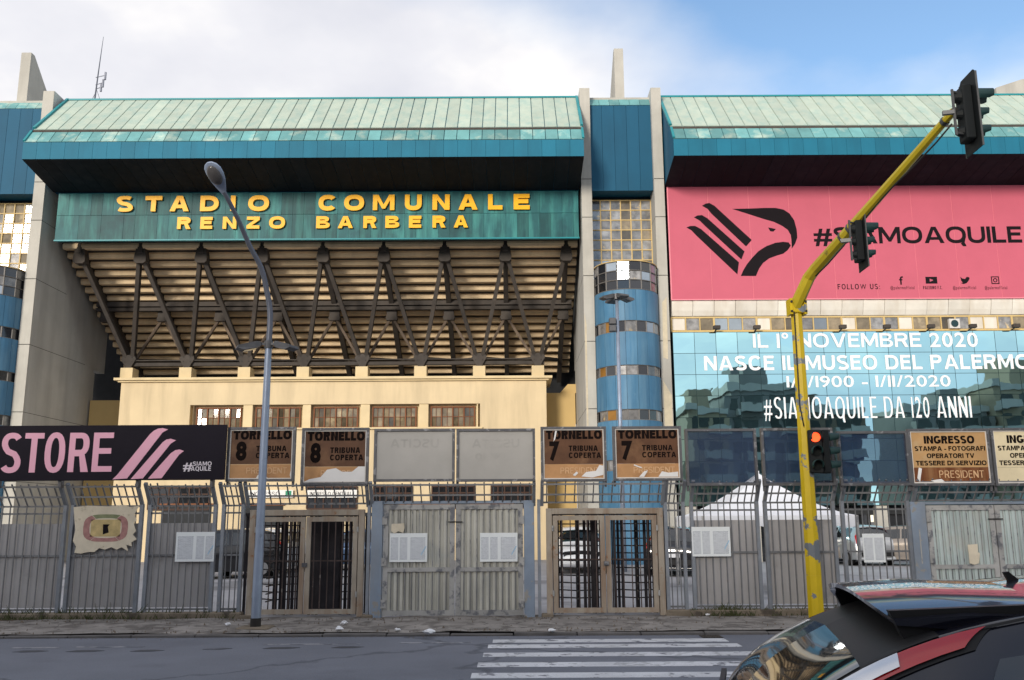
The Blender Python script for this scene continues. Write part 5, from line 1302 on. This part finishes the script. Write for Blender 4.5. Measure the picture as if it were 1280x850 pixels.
class Car:
    def __init__(s, tab): s.tab = tab
    def S(s, t, v):
        x, zl, zb, zt, wl, wt = cr(s.tab, t)
        ring = [(0, zl), (wl*.88, zl), (wl*.985, zl+.10), (wl*1.01, zl + (zb-zl)*.62), (wl*.97, zb), (wt + (wl-wt)*.10, zt-.075), (wt*.86, zt-.012), (0, zt+.022)]
        ring = [(a, min(max(b, zl), zt + .03)) for a, b in ring]
        y, z = cr(ring, v); return Vector((x, y, z))
    def Nrm(s, t, v):
        e = .02; a = s.S(min(t+e, len(s.tab)-1), v) - s.S(max(t-e, 0), v); b = s.S(t, min(v+e, 7)) - s.S(t, max(v-e, 0))
        n = a.cross(b)
        return n.normalized() if n.length > 1e-9 else Vector((0, 0, 1))
    def body(s, sub_t=5, sub_v=4):
        T = len(s.tab) - 1; nt = T * sub_t; nv = 7 * sub_v; vs = []
        for i in range(nt + 1):
            t = i / sub_t; half = [s.S(t, j / sub_v) for j in range(nv + 1)]
            vs += half + [Vector((p.x, -p.y, p.z)) for p in reversed(half[1:-1])]
        k = 2 * nv; fs = [(i*k+j, i*k+(j+1)%k, (i+1)*k+(j+1)%k, (i+1)*k+j) for i in range(nt) for j in range(k)]
        fs += [tuple(range(k)), tuple(nt*k + j for j in range(k))]
        return MB().quadset(vs, fs)
    def patch(s, c, off=.006, n=8, sides=(1, -1), thick=0.0):
        """c: four (t, v) corners; a sheet lying just off the body"""
        b = MB()
        for sd in sides:
            vs = []
            for i in range(n + 1):
                for j in range(n + 1):
                    u, w = i / n, j / n
                    t = (1-u)*((1-w)*c[0][0] + w*c[3][0]) + u*((1-w)*c[1][0] + w*c[2][0]); v = (1-u)*((1-w)*c[0][1] + w*c[3][1]) + u*((1-w)*c[1][1] + w*c[2][1])
                    nn = s.Nrm(t, v); p = s.S(t, v)
                    if nn.dot(p - Vector((p.x*.6, 0, .7))) < 0: nn = -nn
                    if v > 6.999: nn.y = 0; nn.normalize()
                    p = p + nn * off; vs.append((p.x, p.y * sd, p.z))
            b.quadset(vs, [(i*(n+1)+j, (i+1)*(n+1)+j, (i+1)*(n+1)+j+1, i*(n+1)+j+1) for i in range(n) for j in range(n)])
        return b
def make_car(tab, pm, name, label, cat='car', group=None):
    c = Car(tab); root = empty(name); tag(root, label, cat, group)
    def part(mb, nm, m, sm=True, parent=None):
        o = place(nm, mb.mesh(nm, m, sm), parent or root, local=True); return o
    body = part(c.body(), 'body', pm)
    part(c.patch([(5.35, 4.2), (7.35, 4.2), (7.35, 4.88), (5.75, 4.88)], sides=(1,)), 'side_window', 'car_glass'); part(c.patch([(5.35, 4.2), (7.35, 4.2), (7.35, 4.88), (5.75, 4.88)], sides=(-1,)), 'side_window', 'car_glass')
    for sd in (1, -1): part(c.patch([(7.5, 4.2), (9.75, 4.2), (9.2, 4.86), (7.5, 4.88)], sides=(sd,)), 'side_window', 'car_glass')
    part(c.patch([(9.12, 5.55), (9.9, 5.55), (9.9, 7), (9.12, 7)]), 'windscreen', 'car_glass')
    part(c.patch([(3.15, 5.62), (4.75, 5.62), (4.75, 7), (3.15, 7)]), 'rear_window', 'car_glass')
    for sd in (1, -1):
        part(c.patch([(2.15, 4.3), (4.0, 4.55), (4.0, 5.35), (2.15, 5.5)], .010, sides=(sd,)), 'tail_light', 'tail_red')
        part(c.patch([(11.6, 4.3), (12.6, 4.0), (12.6, 5.2), (11.5, 5.2)], .010, sides=(sd,)), 'headlight', 'tail_clear')
        for x in (tab[0][0] + .72, tab[-1][0] - .72):
            w = part(MB().cyl((x, sd * (tab[7][4] - .18), .31), (0, sd, 0), .31, .20, 20), 'wheel', 'tyre')
            part(MB().cyl((x, sd * (tab[7][4] + .021), .31), (0, sd, 0), .20, .012, 16), 'rim', 'rim', False, w)
    xr = tab[1][0]
    pl = part(MB().box(xr - .035, xr - .01, -.26, .26, .58, .69), 'number_plate', 'plate_white', False)
    part(MB().box(tab[-1][0] - .01, tab[-1][0] + .012, -.26, .26, .40, .51), 'number_plate', 'plate_white', False)
    part(MB().box(xr - .02, xr + .06, -.62, .62, .36, .50), 'bumper_trim', 'trim_black', False)
    part(c.patch([(12.2, 5.2), (12.75, 5.2), (12.75, 7), (12.2, 7)], .012), 'grille', 'trim_black')
    return root, c, part
def park(tab, pm, px, py, Y, yaw, label, z=0.02):
    r, c, p = make_car(tab, pm, 'parked_car', label, group='cars parked behind the fence')
    r.location = (PX(px, py, Y) * LAYOUT_SCALE, Y * LAYOUT_SCALE, z * LAYOUT_SCALE); r.rotation_euler = (0, 0, yaw); return r
park(HATCH, 'paint_white', 724, 690, 40.5, R(-92), 'white car seen through the rusty turnstile 7 gate')
park(HATCH, 'paint_black', 846, 680, 38.5, R(75), 'dark car seen through the narrow fence panel right of turnstile 7')
park(HATCH, 'paint_silver', 1064, 684, 46.0, R(97), 'silver car with a number plate behind the see-through fence panel')
park(SEDAN, 'paint_beige', 1122, 680, 44.5, R(150), 'grey beige car parked beyond the silver car')
park(HATCH, 'paint_white', 333, 685, 40.0, R(-100), 'white car behind the left leaf of the turnstile 8 gate')
park(HATCH, 'paint_black', 272, 690, 37.0, R(200), 'black car behind the narrow fence panel by the street lamp')
park(SEDAN, 'paint_blue', 452, 684, 43.0, R(170), 'blue car behind the right leaf of the turnstile 8 gate')

# the dark hatchback passing in front, turned away to the right
def passing_car():
    root, c, part = make_car(COUPE, 'paint_navy', 'passing_car', 'dark navy hatchback passing in the bottom right corner, seen from behind')
    for o in [o for o in root.children if o.name.startswith(('tail_light',))]: bpy.data.objects.remove(o)
    for sd in (1, -1):
        tl = part(c.patch([(2.3, 4.80), (5.55, 5.04), (5.72, 5.34), (2.3, 5.60)], .012, 18, (sd,)), 'tail_light', 'tail_red')
        part(c.patch([(2.2, 4.76), (5.62, 5.0), (5.80, 5.38), (2.2, 5.64)], .005, 18, (sd,)), 'light_seal', 'trim_black')
        part(c.patch([(3.9, 4.98), (5.05, 5.06), (5.05, 5.38), (3.9, 5.46)], .017, 8, (sd,)), 'reversing_lamp', 'tail_clear', parent=tl)
    part(c.patch([(3.0, 5.52), (5.4, 5.52), (5.4, 7), (3.0, 7)], .003, 14), 'window_seal', 'trim_black')
    part(c.patch([(2.55, 5.50), (2.62, 5.50), (2.62, 7), (2.55, 7)], .004, 10), 'hatch_seam', 'trim_black')
    # roof spoiler over the rear window
    vs = []; n = 12
    for (x0, x1, z0, z1, hw) in ((-1.16, 0, 1.480, 0, .52), (-1.42, 0, 1.482, 0, .54), (-1.62, 0, 1.466, 0, .53), (-1.615, 0, 1.452, 0, .53), (-1.42, 0, 1.440, 0, .53), (-1.20, 0, 1.435, 0, .52)):
        for j in range(n + 1):
            y = -hw + 2 * hw * j / n; e = (abs(y) / hw) ** 4
            vs.append((x0 + .05 * e, y, z0 - .035 * (y / hw) ** 2 - .025 * e))
    m = n + 1
    fs = [(i*m+j, i*m+j+1, ((i+1) % 6)*m+j+1, ((i+1) % 6)*m+j) for i in range(6) for j in range(n)] + [tuple(i*m for i in range(6)), tuple(i*m+n for i in range(6))]
    o = part(MB().quadset(vs, fs), 'spoiler', 'paint_navy'); edges_smooth(o.data, 40)
    for sd in (1, -1): part(MB().prism([(-1.20, 1.40), (-1.20, 1.45), (-1.58, 1.43), (-1.54, 1.34)], 'y', sd * .50 - .018, sd * .50 + .018), 'spoiler_foot', 'trim_black', False, o)
    # stub aerial, wiper, hatch seam, roof rails
    part(MB().prism([(-1.03, 1.455), (-1.085, 1.455), (-1.11, 1.510), (-1.095, 1.513)], 'y', -.009, .009), 'roof_aerial', 'trim_black', False)
    p0 = c.S(3.22, 6.6); p1 = c.S(3.5, 5.9)
    part(MB().bar(p0 + Vector((-.03, 0, .02)), p1 + Vector((-.03, 0, .02)), .02), 'wiper', 'trim_black', False)
    for sd in (1, -1):
        part(c.patch([(5.2, 5.30), (9.1, 5.30), (9.1, 5.40), (5.2, 5.40)], .008, 10, (sd,)), 'roof_seam', 'trim_black')
        part(c.patch([(5.15, 4.05), (9.7, 4.05), (9.7, 4.14), (5.15, 4.14)], .009, 10, (sd,)), 'window_trim', 'trim_black')
        part(c.patch([(7.38, 1.5), (7.44, 1.5), (7.44, 4.1), (7.38, 4.1)], .004, 10, (sd,)), 'door_seam', 'trim_black')
        part(c.patch([(6.0, 3.72), (6.4, 3.72), (6.4, 3.84), (6.0, 3.84)], .03, 4, (sd,)), 'door_handle', 'paint_navy')
    root.rotation_euler = (0, 0, R(-10)); root.location = (2.70, 2.92, 0.0)
    return root
passing_car()
U = LAYOUT_SCALE

# ------------------------------------------------------------------ apartment blocks across the street, the right-hand ones mirrored in the glass wall
mat('flat_grey', (0.20, 0.19, 0.18), 0.9, var=0.12, scale=0.4)
mat('flat_tan', (0.30, 0.24, 0.17), 0.9, var=0.12, scale=0.4)
mat('flat_brown', (0.17, 0.13, 0.10), 0.9, var=0.12, scale=0.4)
mat('flat_slab', (0.38, 0.36, 0.33), 0.85, var=0.12, scale=0.6)
mat('shutter', (0.07, 0.075, 0.07), 0.7, var=0.15, pv=0.4)
def block(x0, x1, y1, depth, floors, wm, stacks, label, fh=3.0, base=4.0, setback=None):
    b = empty('apartment_block', ((x0+x1)/2, y1, 0)); tag(b, label, 'building', 'apartment blocks across the street')
    H = base + floors * fh
    w = MB().box(x0, x1, y1 - depth, y1, 0, H).build('wall', wm, b)
    MB().box(x0 - .3, x1 + .3, y1 - depth - .3, y1 + .3, H, H + .9).build('parapet', 'flat_slab', b)
    if setback:
        u0, u1, h = setback; MB().box(u0, u1, y1 - depth * .7, y1 - depth * .2, H + .9, H + .9 + h).build('roof_hut', wm, b)
    bal = MB().box(-1.7, 1.7, 0.02, 1.35, 0, .16).box(-1.7, 1.7, 1.27, 1.35, .16, 1.05).box(-1.7, -1.62, .02, 1.27, .16, 1.05).box(1.62, 1.7, .02, 1.27, .16, 1.05).mesh('balcony', 'flat_slab')
    win = MB().box(-.65, .65, 0.01, .06, 0, 1.5).mesh('window', 'shutter'); door = MB().box(-1.0, 1.0, 0.012, .06, 0, 2.2).mesh('window', 'shutter')
    for f in range(floors):
        z = base + f * fh
        for (sx, kind) in stacks:
            x = x0 + sx * (x1 - x0)
            if kind == 'b': place('balcony', bal, b, (x, y1, z)); place('window', door, b, (x, y1, z + .16))
            else: place('window', win, b, (x, y1, z + 1.0))
    return b
block(22.4, 27.6, -21, 12, 4, 'flat_tan', [(.25, 'w'), (.68, 'b')], 'tan apartment block across the street, first in the mirror glass', setback=(23.4, 26.0, 2.2))
block(28.0, 37.8, -23, 12, 5, 'flat_grey', [(.14, 'w'), (.34, 'b'), (.62, 'w'), (.82, 'b')], 'grey apartment block across the street, second in the mirror glass', setback=(30, 34, 2.6))
block(38.1, 46.5, -26, 12, 4, 'flat_brown', [(.2, 'b'), (.5, 'w'), (.8, 'b')], 'brown apartment block across the street, third in the mirror glass', setback=(39, 41.5, 2.4))
block(51.8, 62.0, -23, 12, 4, 'flat_grey', [(.15, 'b'), (.38, 'w'), (.6, 'w'), (.85, 'b')], 'grey apartment block across the street, right of the bright gap', setback=(57, 60, 2.6))
block(62.3, 78.0, -21, 14, 5, 'flat_tan', [(.1, 'b'), (.28, 'w'), (.42, 'b'), (.6, 'w'), (.75, 'b'), (.92, 'w')], 'wide tan apartment block across the street, last in the mirror glass', setback=(66, 70, 3))

block(-46, -34.5, -22, 12, 4, 'flat_tan', [(.15, 'b'), (.4, 'w'), (.6, 'w'), (.85, 'b')], 'tan apartment block across the street at the far left, behind the viewer', setback=(-43, -39, 2.4))  # unseen row, put in and kept low to half-shade road and fence
block(-34, -19, -23, 12, 4, 'flat_grey', [(.12, 'b'), (.3, 'w'), (.5, 'b'), (.7, 'w'), (.88, 'b')], 'wide grey apartment block across the street, behind and left of the viewer', setback=(-30, -25, 2.6))
block(-16, -3, -22, 12, 3, 'flat_brown', [(.15, 'b'), (.4, 'w'), (.6, 'w'), (.85, 'b')], 'brown apartment block across the street, straight behind the viewer', setback=(-12, -8, 2.2))
block(-2.6, 10.5, -21, 12, 4, 'flat_tan', [(.12, 'w'), (.32, 'b'), (.68, 'b'), (.88, 'w')], 'tan apartment block across the street, behind and right of the viewer', setback=(2, 6, 2.4))
